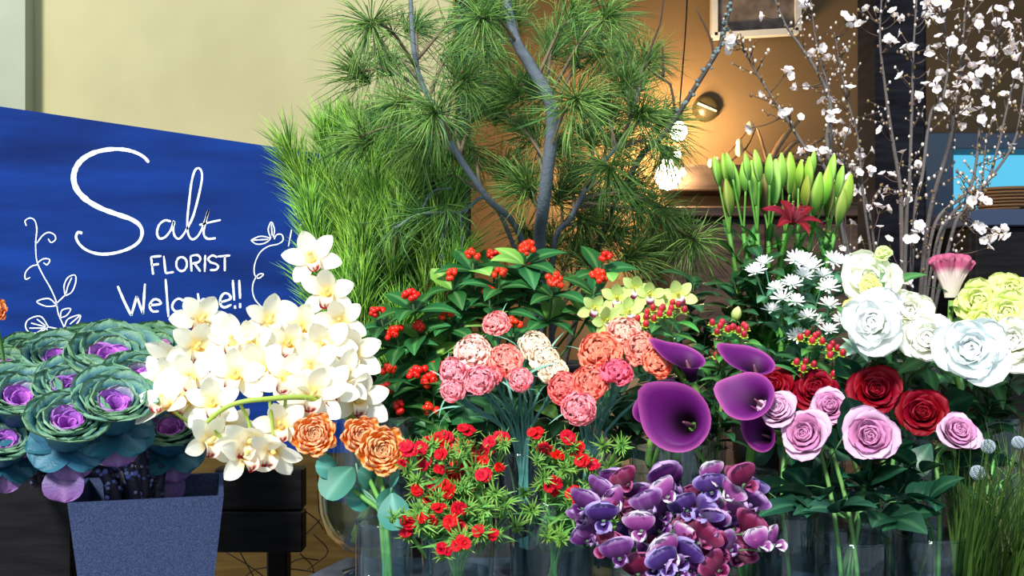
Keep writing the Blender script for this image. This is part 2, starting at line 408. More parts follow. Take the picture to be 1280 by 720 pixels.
for s_ in ([(742, 428), (750, 385)], [(757, 347), (775, 340), (783, 358), (770, 378)], [(645, 412), (670, 402), (695, 408), (680, 420), (660, 422), (645, 412)], [(650, 412), (690, 410)], [(697, 407), (690, 385), (698, 365), (706, 385), (703, 405)], [(698, 370), (700, 400)],
           [(705, 410), (712, 398), (725, 398), (728, 412), (715, 422), (690, 428), (668, 445), (655, 475), (655, 500), (665, 510), (678, 500), (665, 500), (652, 520), (650, 545), (660, 570), (690, 595), (730, 612), (760, 630)]):
    stroke(g, cA(s_), 1.7)
obj('chalk_drawing', g.mesh('chalk_tendril', M_CHALK), sign, label='chalk drawing of a curling tendril')

# ================================================================ FURNITURE
TZ = 0.885
tb = thing('display_table', 'dark grey stone topped table under the front row of glass vases', 'table', (.4, 1.4, 0))
poly = [(-.70, -.45), (.75, -.45), (.75, .29), (-.655, .29), (-.73, .08)]
n = len(poly)
v = [(x, y, TZ-.03) for x, y in poly]+[(x, y, TZ) for x, y in poly]
solid('tabletop', v, [tuple(range(n))[::-1], tuple(range(n, 2*n))]+[(i, (i+1) % n, n+(i+1) % n, n+i) for i in range(n)], M_TABLE, tb)
for sx in (-.62, .70):
    for sy in (-.4, .24): solid('leg', *bbox(sx-.025, sx+.025, sy-.025, sy+.025, 0, TZ-.03), M_BLACKWOOD, tb)
RZ = .93
rs = thing('plank_crate', 'dark brown plank crate carrying the back row of flower buckets', 'crate', (.55, 2.0, 0))
for k in range(7):
    z0 = k*.133; solid('plank', *bbox(-.75, .95, -.29, -.27, z0+.003, z0+.130), M_DARKWOOD, rs)
for k in range(5):
    y0 = -.27+k*.115; solid('plank', *bbox(-.75, .95, y0+.003, y0+.112, RZ-.02, RZ), M_DARKWOOD, rs)
for sx in (-.72, .92):
    for sy in (-.25, .27): solid('post', *bbox(sx-.025, sx+.025, sy-.018, sy+.018, 0, RZ-.021), M_DARKWOOD, rs)

# planter
pl = thing('square_planter', 'tapered square slate grey planter filled with cut kale', 'planter', (W(186, 0, 1.5).x, 1.51, .70))
pl.rotation_euler = (0, 0, math.radians(15))
g = G()
def sq(h, z): return [(-h, -h, z), (h, -h, z), (h, h, z), (-h, h, z)]
zt = W(0, 624, 1.42).z-.70
rings = [sq(.060, 0), sq(.096, zt), sq(.090, zt), sq(.086, zt-.03)]
vv = [p for r in rings for p in r]
ff = [(3, 2, 1, 0)]+[(4*j+i, 4*j+(i+1) % 4, 4*j+4+(i+1) % 4, 4*j+4+i) for j in range(3) for i in range(4)]+[(12, 13, 14, 15)]
solid('planter_body', vv, ff, M_PLANTER, pl)
st = thing('black_stand', 'low black wooden stand carrying the slate planter', 'stand', (W(182, 0, 1.5).x, 1.53, 0))
solid('stand_top', *bbox(-.16, .14, -.14, .14, .66, .70), M_BLACKWOOD, st)
for sx in (-.13, .11):
    for sy in (-.11, .11): solid('leg', *bbox(sx-.02, sx+.02, sy-.02, sy+.02, 0, .66), M_BLACKWOOD, st)
bk = thing('black_flower_box', 'tall black flower box at the far left behind the slate planter', 'flower box', (W(34, 0, 1.72).x, 1.76, 0))
g = G(); h = .085
vv = [p for r in ([(-h-.03, -h, 0), (h, -h, 0), (h, h, 0), (-h-.03, h, 0)], [(-h-.04, -h, 1.02), (h, -h, 1.02), (h, h, 1.02), (-h-.04, h, 1.02)], [(-h-.03, -h+.01, 1.02), (h-.01, -h+.01, 1.02), (h-.01, h-.01, 1.02), (-h-.03, h-.01, 1.02)], [(-h-.03, -h+.01, .98), (h-.01, -h+.01, .98), (h-.01, h-.01, .98), (-h-.03, h-.01, .98)]) for p in r]
solid('box_body', vv, ff, M_BLACKWOOD, bk)

# black wires low behind the sign posts
wr = thing('wire_tangle', 'thin bent black wires behind the black sign post near the floor', 'wire', (W(340, 0, 2.3).x, 2.3, 0))
g = G()
for L in ([(282, 690), (318, 712), (352, 740)], [(290, 735), (318, 712), (350, 710), (392, 715), (400, 720)], [(375, 692), (392, 712), (380, 740)], [(398, 700), (370, 700), (330, 730)], [(392, 668), (410, 690), (385, 712)], [(300, 690), (330, 745)], [(360, 690), (400, 650)], [(376, 635), (396, 650), (404, 662)]):
    P = [W(x, y, 2.3+.02*math.sin(x))-Vector(wr.location) for x, y in L]
    g.add(*tube(spline(P, 8), .0013, 4), rgb(18, 18, 20))
for xx in (-.09, .07): g.add(*tube([(xx, 0, 0), (xx+.01, 0, .68)], .0016, 4), rgb(18, 18, 20))
obj('wire', g.mesh('wire', M_METAL), wr)

# shelf beam, cabinet, pictures and lamps at the back
sh = thing('wall_shelf', 'thick dark wooden shelf on the back wall behind the lilies', 'shelf', (W(975, 0, 3.3).x, 3.3, W(0, 238, 3.2).z))
p0, p1 = W(838, 0, 3.2), W(1092, 0, 3.2)
solid('shelf_board', *bbox(p0.x-sh.location.x, p1.x-sh.location.x, -.1, .1, 0, .075), M_SHELF, sh)
cb = thing('brown_cabinet', 'low dark brown cabinet against the back wall below the shelf', 'cabinet', (W(960, 0, 3.2).x, 3.25, 0))
p0, p1, zc = W(838, 0, 3.1), W(1085, 0, 3.1), W(0, 258, 3.1).z
solid('cabinet_body', *bbox(p0.x-cb.location.x, p1.x-cb.location.x, -.13, .149, 0, zc-.03), M_DARKWOOD, cb)
solid('cabinet_top', *bbox(p0.x-cb.location.x-.02, p1.x-cb.location.x, -.16, .149, zc-.03, zc), M_DARKWOOD, cb)
for k in range(2):
    xa = p0.x-cb.location.x+.02+k*.27
    dr = solid('door', *bbox(xa, xa+.25, -.145, -.129, .06, zc-.05), M_DARKWOOD, cb)
    solid('handle', *bbox(xa+.215-.19*k, xa+.225-.19*k, -.16, -.146, zc-.25, zc-.15, .002), M_METAL, dr, rgb(60, 58, 55))
bc = thing('black_cabinet', 'black cabinet under the window at the far right', 'cabinet', (W(1262, 0, 2.9).x, 3.0, 0))
p0, p1, zc = W(1212, 0, 2.9), W(1345, 0, 2.9), W(0, 262, 2.9).z
solid('cabinet_body', *bbox(p0.x-bc.location.x, p1.x-bc.location.x, -.1, .25, 0, zc-.045), M_BLACKWOOD, bc)
solid('cabinet_top', *bbox(p0.x-bc.location.x-.01, p1.x-bc.location.x, -.12, .25, zc-.045, zc), M_PLAIN, bc, rgb(40, 52, 78))
for k in range(2):
    xa = p0.x-bc.location.x+.012+k*.14
    dr = solid('door', *bbox(xa, xa+.13, -.112, -.1, .05, zc-.06), M_BLACKWOOD, bc)
    solid('handle', *bbox(xa+.10, xa+.108, -.124, -.113, zc-.3, zc-.2, .002), M_METAL, dr, rgb(50, 50, 52))
bx = thing('brown_basket', 'brown wicker basket on the black cabinet below the blue window', 'basket', (W(1272, 0, 2.95).x, 2.97, zc))
g = G()
for k in range(7):
    r = .07+.003*k
    ring = [(r*1.25*math.cos(t), r*math.sin(t), .005+k*.0085) for t in np.linspace(0, 2*math.pi, 21)]
    g.add(*tube(ring, .0052, 5), rgb(96, 72, 46)*(1 if k % 2 else .8))
g.add(*lathe([(0, .003), (.075, .003), (.08, .05)], 18), rgb(70, 52, 34))
obj('basket_weave', g.mesh('basket', M_BARK), bx)

hp = thing('hanging_panel', 'grey framed panel with a pale lower edge hanging high on the back wall', 'panel', W(944, 20, 3.36))
g = [W(892, -60, 3.36), W(996, -60, 3.36), W(996, 40, 3.36), W(892, 46, 3.36)]
g = [p-Vector(hp.location) for p in g]
v = [(p.x, -.006, p.z) for p in g]+[(p.x, .004, p.z) for p in g]
QF = [(0, 1, 2, 3), (7, 6, 5, 4), (0, 4, 5, 1), (1, 5, 6, 2), (2, 6, 7, 3), (3, 7, 4, 0)]
solid('panel_sheet', v, QF, noisemat('speckled_panel', rgb(88, 84, 84), rgb(128, 122, 122), 26, .6, .1), hp)
for i in range(4):
    aa, b2 = g[i], g[(i+1) % 4]
    d = (b2-aa).normalized(); nn = Vector((-d.z, 0, d.x))*.009
    P = [aa+nn, b2+nn, b2-nn, aa-nn]
    solid('frame_bar', [(p.x, -.022, p.z) for p in P]+[(p.x, .012, p.z) for p in P], QF, M_PLAIN, hp, rgb(205, 216, 228))
wf = thing('round_wall_fixture', 'small round dark fixture with a bright bar on the shaded back wall', 'fixture', W(882, 136, 3.39))
fq = Vector((0, 0, 1)).rotation_difference(Vector((0, -1, 0)))
v, f = lathe([(0, .03), (.026, .028), (.037, .018), (.04, 0), (.04, -.008)], 24); solid('cover', v, f, M_METAL, wf, rgb(64, 60, 42), True, q=fq)
v, f = tube([(-.03, .012, .033), (.028, -.012, .033)], .004, 6); solid('bar', v, f, M_METAL, wf, rgb(225, 220, 200), True, q=fq)

def bulb(parent, loc, r):
    v, f = lathe([(.002, -r), (r*.6, -r*.82), (r, -r*.1), (r*.9, r*.5), (r*.45, r*1.1), (r*.4, r*1.5)], 16)
    b_ = solid('bulb', v, f, M_BULB, parent, smooth=True, loc=loc)
    v, f = lathe([(r*.45, r*1.4), (r*.5, r*1.45), (r*.5, r*2.3), (r*.2, r*2.5)], 12); solid('socket', v, f, M_METAL, b_, rgb(30, 28, 26), True)
sl = thing('string_lights', 'glowing warm bulbs on a black cord beside the pine branches', 'lights', W(845, 165, 3.15))
O = Vector(sl.location); g = G()
BL = [(848, 165, 3.15, .026), (834, 222, 3.1, .036), (847, 193, 3.2, .011), (853, 216, 3.15, .010)]
for (x, y, Y, r) in BL: bulb(sl, W(x, y, Y)-O, r)
P = [W(862, -120, 3.2), W(858, 20, 3.2), W(849, 148, 3.15), W(856, 180, 3.2), W(846, 190, 3.2), W(853, 205, 3.15), W(835, 205, 3.1)]
g.add(*tube(spline([p-O for p in P], 24), .0022, 5), rgb(20, 20, 20)); obj('cord', g.mesh('cord', M_METAL), sl)
for (x, y, Y, e) in ((848, 165, 3.18, 12.0), (834, 222, 3.16, 14.0)):
    ld = bpy.data.lights.new('bulb_light', 'POINT'); ld.energy = e; ld.color = (1, .62, .26); ld.shadow_soft_size = .03
    lo = bpy.data.objects.new('bulb_light', ld); C.objects.link(lo); lo.location = W(x, y, Y)
# driftwood and dried twigs on the shelf
dw = thing('driftwood', 'pale twisted driftwood lying on the dark wall shelf', 'driftwood', Vector((W(970, 0, 3.22).x, 3.25, sh.location.z+.075)))
g = G()
for L, r in (([(962, 207), (968, 190), (985, 165), (1000, 150)], .009), ([(968, 206), (990, 180), (1002, 176)], .008), ([(955, 206), (940, 196), (922, 180)], .005), ([(1000, 206), (1010, 185), (1030, 172)], .008), ([(1010, 206), (1035, 190), (1050, 188)], .009), ([(960, 206), (950, 170), (945, 158)], .004), ([(975, 206), (1000, 196), (1030, 204)], .012)):
    g.add(*tube(spline([W(x, y, 3.22)-Vector(dw.location) for x, y in L], 8), [r*1.3, r, r*.4], 6), rgb(150, 130, 104))
obj('wood', g.mesh('driftwood', M_BARK), dw)
dp = thing('dried_pods', 'thin dried twigs with pale seed heads on the shelf left of the driftwood', 'dried twigs', Vector((W(905, 0, 3.22).x, 3.25, sh.location.z+.075)))
g = G()
for L in ([(898, 204), (915, 186), (938, 160)], [(905, 205), (921, 196), (935, 182), (945, 160)], [(912, 205), (924, 190)]):
    g.add(*tube(spline([W(x, y, 3.2)-Vector(dp.location) for x, y in L], 8), [.003, .0015], 5), rgb(84, 60, 44))
obj('twig', g.mesh('twig', M_BARK), dp)
for (x, y, s_) in ((938, 160, .013), (924, 188, .012), (924, 180, .010), (896, 203, .010), (888, 204, .008)):
    obj('seed_head', G().add(ICO2*np.array([1, 1, 1.7]), ICO2F, rgb(214, 200, 176)).mesh('seed_head', M_PETAL), dp, W(x, y, 3.2)-Vector(dp.location), s=s_)

# ================================================================ VASES
def vase(px, Y, r, zr, label, kind='glass', base=None, thick=.0035, water=.6, name='glass_vase', taper=1.0, cat='vase', flutes=0, group=None):
    base = TZ if base is None else base
    loc = Vector(((px-640)/F*Y, Y, base)); H = zr-base
    t = thing(name, label, cat, loc, group)
    rb = r*taper
    if isinstance(kind, str):
        n_ = 64 if flutes else 32
        v_, f_ = lathe([(0, .0), (rb*.96, 0), (rb, .004), (r, H-.003), (r-.001, H), (r-thick+.001, H), (r-thick, H-.003), (rb-thick, .012), (0, .010)], n_)
        if flutes:
            a_ = np.arctan2(v_[:, 1], v_[:, 0]); ro = np.hypot(v_[:, 0], v_[:, 1])
            k = 1+.035*np.cos(flutes*a_)*(ro > rb*.5)*(v_[:, 2] < H-.012)
            v_[:, 0] *= k; v_[:, 1] *= k
        gv = G().add(v_, f_, (1, 1, 1)); rt = r-thick*.5
        gv.add(*lathe([(rt+.0026*math.cos(a_), H+.0026*math.sin(a_)) for a_ in np.linspace(0, 2*math.pi, 11)], n_), (1, 1, 1))
        obj('vessel', gv.mesh('vessel', M_THIN), t)
        if water:
            rw = (r-thick)*.965 if not flutes else (r-thick)*.93
            rwb = (rb-thick)*.95 if not flutes else (rb-thick)*.93
            v_, f_ = lathe([(0, .014), (rwb, .014), (rwb+(rw-rwb)*water, H*water), (0, H*water)], 28)
            solid('water', v_, f_, M_WATER, t, smooth=False)
    else:
        col = kind
        v_, f_ = lathe([(0, 0), (rb, 0), (r, H-.006), (r+.003, H), (r-.002, H+.001), (r-.004, H-.006), (rb-.004, H*.4), (0, H*.4)], 28)
        solid('bucket', v_, f_, M_METAL, t, col, True)
        v_, f_ = lathe([(r+.0005, H-.03), (r+.003, H-.028), (r+.003, H-.022), (r+.0005, H-.02)], 28); solid('band', v_, f_, M_METAL, t, col, True)
    return t, loc
# footed bowl for the orchids
fb = thing('footed_glass_bowl', 'large clear footed glass bowl holding the white orchid sprays', 'bowl', Vector(((469-640)/F*1.6, 1.6, TZ)))
H = W(0, 515, 1.6).z-TZ
prof = [(0, 0), (.046, 0), (.048, .004), (.022, .012), (.018, .02), (.02, .028), (.05, .040), (.072, .062), (.0815, .092), (.083, .12), (.083, H-.003), (.082, H), (.079, H), (.0785, H-.003), (.0785, .12), (.077, .094), (.068, .066), (.046, .046), (0, .036)]
v, f = lathe(prof, 40); solid('bowl', v, f, M_THIN, fb, smooth=True)
v, f = lathe([(0, .0375), (.045, .0475), (.0665, .067), (.0752, .094), (.0765, .115), (0, .115)], 32); solid('water', v, f, M_WATER, fb)
BOWL = Vector(fb.location)

_, V_RAN = vase(480, 1.35, .0345, W(0, 652, 1.35).z, 'narrow fluted glass vase holding the orange ranunculus', flutes=16, water=.7)
_, V_DA = vase(572, 1.36, .046, W(0, 668, 1.36).z, 'clear glass vase under the dense red dianthus bunch', taper=.9)
_, V_DB = vase(690, 1.40, .055, W(0, 620, 1.40).z, 'clear glass vase under the sparser red dianthus at center', taper=.95)
_, V_CA = vase(655, 1.60, .050, W(0, 562, 1.60).z, 'glass vase holding the pink and cream carnations', taper=.9)
_, V_CB = vase(735, 1.55, .048, W(0, 548, 1.55).z, 'glass vase holding the coral carnations', taper=.9)
_, V_KA = vase(840, 1.50, .058, W(0, 553, 1.50).z, 'wide clear glass vase under the big open purple calla', taper=1.0)
_, V_KB = vase(933, 1.50, .042, W(0, 590, 1.50).z, 'clear glass vase holding the right hand callas', taper=.95)
_, V_SP = vase(825, 1.25, .055, W(0, 706, 1.25).z, 'glass vase under the purple sweet peas', taper=.9)
_, V_MA = vase(1066, 1.38, .047, W(0, 672, 1.38).z, 'clear glass vase below the open mauve rose', taper=.95)
_, V_MB = vase(1164, 1.40, .046, W(0, 668, 1.40).z, 'clear glass vase below the rightmost mauve rose', taper=.95)
_, V_MC = vase(985, 1.43, .040, W(0, 640, 1.43).z, 'clear glass vase behind the leaves left of the mauve roses', taper=.95)
_, V_RR = vase(1110, 1.52, .052, W(0, 600, 1.52).z, 'tall glass vase holding the red roses', taper=.9)
_, V_LW = vase(1142, 1.635, .05, W(0, 530, 1.6).z, 'tall glass vase holding the white lisianthus', base=TZ, taper=.85)
_, V_LG = vase(1235, 1.66, .055, W(0, 520, 1.66).z, 'glass vase holding the lime lisianthus and the crested celosia', taper=.9)
_, V_MU = vase(1015, 1.70-.06, .05, W(0, 500, 1.64).z, 'tall glass vase holding the white spray chrysanthemums', taper=.9)
_, V_HY = vase(862, 1.64, .055, W(0, 500, 1.64).z, 'tall glass vase holding the green orchids and hypericum', taper=.9)
zinc = rgb(46, 50, 54)
_, V_SA = vase(600, 1.83, .085, 1.13, 'dark zinc bucket holding the red berry sprigs', zinc, RZ, name='flower_bucket', taper=.8, cat='bucket')
_, V_YP = vase(480, 2.05, .085, 1.12, 'dark zinc bucket holding the upright pine bundle', zinc, RZ, name='flower_bucket', taper=.8, cat='bucket')
_, V_PB = vase(680, 2.06, .09, 1.16, 'dark zinc bucket holding the tall drooping pine boughs', zinc, RZ, name='flower_bucket', taper=.8, cat='bucket')
_, V_LI = vase(965, 1.90, .075, 1.14, 'dark zinc bucket holding the lilies', zinc, RZ, name='flower_bucket', taper=.8, cat='bucket')
_, V_CH = vase(1130, 2.06, .095, 1.16, 'dark zinc bucket holding the blossoming cherry branches', zinc, RZ, name='flower_bucket', taper=.8, cat='bucket')
#PLANTS
# ================================================================ PLANT PARTS
GREEN = rgb(70, 120, 50); DKGREEN = rgb(38, 84, 44); BLGREEN = rgb(84, 140, 128); STEMG = rgb(92, 138, 70)
ONE = np.ones(3)
def cmesh(name, arr, mat): return G().add(*arr).mesh(name, mat)
def stem(t, pts, r, col=STEMG, name='stem', n=12, mat=None, seg=6, label=None):
    O = Vector(t.location)
    P = spline([Vector(p)-O for p in pts], n)
    return obj(name, G().add(*tube(P, r, seg), col).mesh(name, mat or M_STEM), t, label=label)
def path(base, head, axis, k=.45, via=None):
    """points of a stem that leaves its base and meets the flower head along its axis"""
    base = Vector(base); head = Vector(head); a = Vector(axis).normalized(); d = (head-base).length
    p = [base]
    if via is not None: p += [Vector(q) for q in via]
    else: p.append(base.lerp(head, .5)+Vector((0, 0, .04*d)))
    p += [head-a*d*.18-Vector((0, 0, .03*d)), head-a*.004]
    return p
def inv(c, r, zb=.02):
    """a random foot point inside a vase at c"""
    a = rnd.uniform(0, 6.28); q = r*math.sqrt(rnd.random())
    return Vector((c.x+q*math.cos(a), c.y+q*math.sin(a), c.z+zb))
def tocam(p, up=.3, side=0.0, jx=.25):
    d = Vector((-p.x, -p.y, EYE-p.z)).normalized()
    d = d+Vector((side, 0, up))+Vector((rnd.uniform(-jx, jx), rnd.uniform(-jx, jx)*.5, rnd.uniform(-jx, jx)))
    return d.normalized()

def leafmesh(name, L, Wd, th, ca, cb, cv=None, vm=.42, pt=1.35, q=.9, fold=.18, saw=0, nu=5, nv=9, ruf=0, freq=2, seed=0, mat=None, base=.08, cup=0):
    cv = cv if cv is not None else np.minimum(cb*1.5+.02, 1)
    def col(U, Vv):
        c = mixc(ca, cb, Vv)
        return mixc(c, cv, np.clip(1-np.abs(U)*3.2, 0, 1)*.7)
    return cmesh(name, petal(L, Wd, th, nu, nv, vm=vm, pt=pt, q=q, base=base, fold=fold, saw=saw, sawn=9, ruf=ruf, freq=freq, col=col, seed=seed, cup=cup), mat or M_LEAF)
def put_leaf(t, me, p, d, up=(0, 0, 1), s=1.0, name='leaf', color=None, parent=None):
    return obj(name, me, parent or t, Vector(p)-Vector(t.location), basis(d, up), s, color)

# ---------------- layered blooms (roses, lisianthus, kale): a core with petals on it
def bloomset(n, f, mat, nm, spin0=0.0, ang=2.39996):
    out = []
    for i in range(n):
        t = i/(n-1)
        out.append((cmesh(nm, f(t, i), mat), spin0+i*ang))
    return out
def put_bloom(t, core, pset, p, axis, R, color=None, spin=None, pname='petal', name='bloom', outer=None, nouter=0):
    b = obj(name, core, t, Vector(p)-Vector(t.location), toaxis(axis, rnd.uniform(0, 6.28) if spin is None else spin), R)
    for k, (me, a) in enumerate(pset):
        c = color
        if outer is not None and k >= len(pset)-nouter: c = outer
        obj(pname, me, b, (0, 0, 0), zrot(a), 1.0, c)
    return b
L3 = lambda a, b, c, t: [(x+(y-x)*t*2 if t < .5 else y+(z-y)*(t-.5)*2) for x, y, z in zip(a, b, c)]

def rose_petal(t, i):
    th = L3([18, 2, -8, -10, 0], [40, 14, -4, 2, 34], [76, 46, 20, 42, 118], t)
    L = .95+.42*t; r0 = .02+.06*t; Wd = .62+1.25*t
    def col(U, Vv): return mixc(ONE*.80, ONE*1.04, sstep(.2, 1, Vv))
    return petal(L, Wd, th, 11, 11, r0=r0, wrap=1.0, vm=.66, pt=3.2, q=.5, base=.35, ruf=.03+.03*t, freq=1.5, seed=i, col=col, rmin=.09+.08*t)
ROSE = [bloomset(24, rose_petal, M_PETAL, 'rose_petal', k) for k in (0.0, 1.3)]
def calyx(name, col, k=.30, z1=.22, n=12):
    v_, f_ = lathe([(.04, -.28), (k*.6, -.2), (k, -.02), (k*.9, z1*.5), (.02, z1)], n)
    g_ = G().add(v_, f_, col)
    for j in range(5):
        pv, pf, pc = petal(.62, .2, [70, 110, 140], 3, 6, r0=k*.7, vm=.3, pt=1.3, q=1, base=.6, fold=.1, col=lambda U, Vv: np.tile(col, U.shape+(1,)))
        g_.add(xf(pv, zrot(j*1.2566)), pf, pc)
    return g_.mesh(name, M_STEM)
CALYX = calyx('calyx', rgb(86, 130, 66))

def lis_petal(t, i):
    th = L3([25, 0, -18, -22, -10], [50, 22, 0, 10, 40], [84, 66, 40, 56, 96], t)
    L = .62+.60*t; Wd = .7+1.0*t
    def col(U, Vv): return mixc(rgb(226, 236, 176), ONE, sstep(.05, .55, Vv))
    return petal(L, Wd, th, 13, 10, r0=.03+.05*t, wrap=.95, vm=.68, pt=3.4, q=.48, base=.3, ruf=.07+.05*t, freq=2.5, seed=i+40, col=col, rmin=.12+.1*t)
LIS = [bloomset(17, lis_petal, M_PETAL, 'lisianthus_petal', k) for k in (.4, 2.0)]

def kale_leaf(t, i):
    th = L3([30, 16, 4, 0, 20], [52, 26, 8, 16, 52], [80, 42, 14, 26, 84], t)
    L = .86+.78*t; Wd = .50+1.85*t
    def col(U, Vv):
        rim = sstep(.82, .99, np.maximum(Vv, np.abs(U)*.55+.55*Vv))
        inner = mixc(rgb(104, 46, 150), rgb(184, 104, 206), Vv)
        outer = mixc(rgb(16, 62, 100), rgb(32, 94, 116), Vv)
        outer = mixc(outer, rgb(118, 160, 112), rim*.75)
        midc = mixc(mixc(rgb(96, 66, 150), rgb(66, 116, 124), Vv), rgb(126, 166, 124), rim)
        c = mixc(inner, midc, np.full(U.shape, sstep(.30, .44, t))); c = mixc(c, outer, np.full(U.shape, sstep(.42, .58, t)))
        vein = np.clip(1-np.abs(U)*12, 0, 1)*.5*(1-Vv)+.28*np.clip(1-np.abs((np.abs(U)*2.2+Vv*3) % 1-.5)*7, 0, 1)*(1-rim)
        return mixc(c, rgb(120, 150, 160), vein*sstep(.2, .5, t)*.6)
    return petal(L, Wd, th, 21, 12, r0=.03+.05*t, wrap=1.0, vm=.66, pt=3.4, q=.45, base=.35, ruf=.02+.035*t, freq=3.2, rufp=3, seed=i+80, col=col, rmin=.08+.12*t)
KALE = [bloomset(19, kale_leaf, M_KALE, 'kale_leaf', k) for k in (.0, 1.0)]
v, f = lathe([(.04, -.4), (.16, -.25), (.2, -.05), (.1, .12), (.02, .18)], 12)
KCORE = G().add(v, f, rgb(90, 110, 110)).mesh('kale_core', M_STEM)
KLOW = leafmesh('kale_low_leaf', 1.0, .95, [60, 100, 130, 150], rgb(60, 78, 112), rgb(122, 78, 142), rgb(150, 110, 160), vm=.6, pt=2.6, q=.55, fold=.08, nu=9, nv=9, ruf=.05, freq=2.5, mat=M_KALE, base=.3)

KSK = leafmesh('kale_skirt_leaf', 1.0, 1.1, [62, 80, 100, 130], rgb(26, 70, 100), rgb(40, 100, 118), rgb(90, 130, 150), vm=.6, pt=2.8, q=.5, fold=.06, nu=11, nv=10, ruf=.05, freq=2.5, mat=M_KALE, base=.35)
# ================================================================ ORNAMENTAL KALE
KC = Vector((W(182, 0, 1.5).x, 1.51, 1.02)); KB2 = Vector((W(34, 0, 1.72).x, 1.76, 1.0))
KALES = [
 (85, 536, 1.40, 37, 'front ornamental kale with a pink purple heart and hanging purple leaf', .22, KC),
 (142, 515, 1.43, 39, 'large rosette kale above the middle of the slate planter, purple heart', .3, KC),
 (24, 508, 1.52, 37, 'blue-green kale at the far left below the topmost left kales', .45, KB2),
 (88, 494, 1.55, 36, 'kale with a lavender heart in the middle of the kale bunch', .5, KC),
 (174, 480, 1.52, 31, 'kale with a bright violet heart next to the white orchids', .45, KC),
 (137, 459, 1.62, 42, 'tall broad kale under the chalk shell drawing, pale green rim', .55, KC),
 (72, 459, 1.70, 32, 'kale with a magenta heart in the back row left of the tall broad kale', .6, KC),
 (34, 452, 1.78, 25, 'small olive kale in the back row with a dusty violet heart', .6, KB2),
 (2, 472, 1.68, 30, 'dark kale cut by the left edge of the picture, upper one', .5, KB2),
 (4, 560, 1.50, 32, 'lowest kale at the left edge of the picture, blue-green leaves', .3, KB2),
 (212, 545, 1.54, 33, 'kale half hidden under the white orchids with a purple lower leaf', .3, KC),
 (193, 446, 1.72, 32, 'dull green kale turned away at the back beside the orchids', .9, KC),
 (106, 444, 1.78, 30, 'dull green kale at the very back below the chalk shell', .9, KC),
]
for n_, (px, py, Y, R, lab, up, base) in enumerate(KALES):
    p = W(px, py, Y); R_ = R*Y/F
    ax = tocam(p, up*1.5+.62, .0, .12)
    hp_ = p-ax*R_*.80
    b0 = base+Vector((max(-.055, min(.055, (p.x-base.x)*.4)), max(-.055, min(.05, (p.y-base.y)*.3)), -.27))
    t = thing('ornamental_kale', lab, 'kale', b0, 'ornamental kale by the slate planter')
    col = (1, 1, 1) if n_ < 7 or n_ in (9, 10) else (.80, .86, .62)
    P = [b0, Vector((b0.x+(hp_.x-b0.x)*.14, b0.y+(hp_.y-b0.y)*.14, base.z+.01)), hp_-ax*R_*.9-Vector((0, 0, R_*.35)), hp_-ax*R_*.1]
    stem(t, P, [.0085, .0095, .008], rgb(40, 36, 54))
    # leaf scars and buds along the bare stem
    O = Vector(t.location); sp = spline([Vector(q)-O for q in P], 40); g = G()
    for k in range(12, 38):
        for m in range(4):
            a = rnd.uniform(0, 6.28); g.add(ICO*.0046*rnd.uniform(.5, 1)+sp[k]+np.array([.0088*math.cos(a), .0088*math.sin(a), rnd.uniform(-.006, .006)]), ICOF, rgb(*rnd.choice([(96, 110, 170), (60, 60, 96), (140, 150, 190), (40, 36, 52)])))
    obj('leaf_scars', g.mesh('leaf_scars', M_STEM), t)
    put_bloom(t, KCORE, KALE[n_ % 2], hp_, ax, R_*1.36, col, pname='leaf', name='rosette')
    for k in range(7):
        q = toaxis(ax, k*.9+rnd.uniform(-.2, .2))
        obj('outer_leaf', KSK if k % 4 else KLOW, t, hp_-ax*R_*.05-O, q, R_*1.4)
    if n_ in (0, 10):
        put_leaf(t, KLOW, hp_-ax*R_*.2-Vector((0, 0, R_*.5)), (0.1, -.8, -.75), (0, -.6, .5), R_*1.5, 'hanging_leaf')

# ================================================================ CYMBIDIUM ORCHIDS
def tepal_col(U, Vv):
    c = mixc(rgb(252, 226, 130), rgb(255, 251, 232), sstep(.0, .45, Vv)); return c
def tepal(L, Wd, th, seed, vm=.55): return petal(L, Wd, th, 7, 9, r0=.04, cup=.9, vm=vm, pt=1.9, q=.75, base=.30, ruf=.03, freq=1, col=tepal_col, seed=seed, fold=-.04)
T_SEP = cmesh('orchid_sepal', tepal(1.02, .62, [62, 74, 78, 88], 1), M_PETAL)
T_PET = cmesh('orchid_petal', tepal(1.0, .60, [54, 64, 66, 76], 2), M_PETAL)
T_DOR = cmesh('orchid_dorsal', tepal(1.0, .64, [60, 52, 44, 40], 3), M_PETAL)
def lipcol(yell, red):
    def col(U, Vv):
        c = mixc(yell, rgb(255, 240, 214), sstep(.1, .5, Vv))
        spots = sstep(.66, .8, Vv)*sstep(.25, .5, np.abs(np.sin(U*5+.4)))
        return mixc(c, red, np.clip(spots+sstep(.9, .97, Vv)*.6, 0, 1))
    return col
def lipmesh(name, yell, red): return cmesh(name, petal(.62, .62, [40, 28, 38, 75, 130], 9, 10, r0=.05, cup=2.6, vm=.62, pt=2.4, q=.5, base=.55, ruf=.05, freq=2, col=lipcol(yell, red), seed=5), M_PETAL)
LIP = lipmesh('orchid_lip', rgb(250, 206, 90), rgb(150, 26, 36))
def column(cols):
    g_ = G()
    g_.add(*tube(spline([(0, .0, -.12), (0, -.02, .1), (0, .04, .28), (0, .10, .38)], 8), [.06, .10, .085, .07], 8), cols)
    g_.add(ICO2*.075+np.array([0, .10, .38]), ICO2F, rgb(250, 214, 120))
    return g_.mesh('orchid_column', M_PETAL)
COLUMN = column(rgb(252, 236, 170))
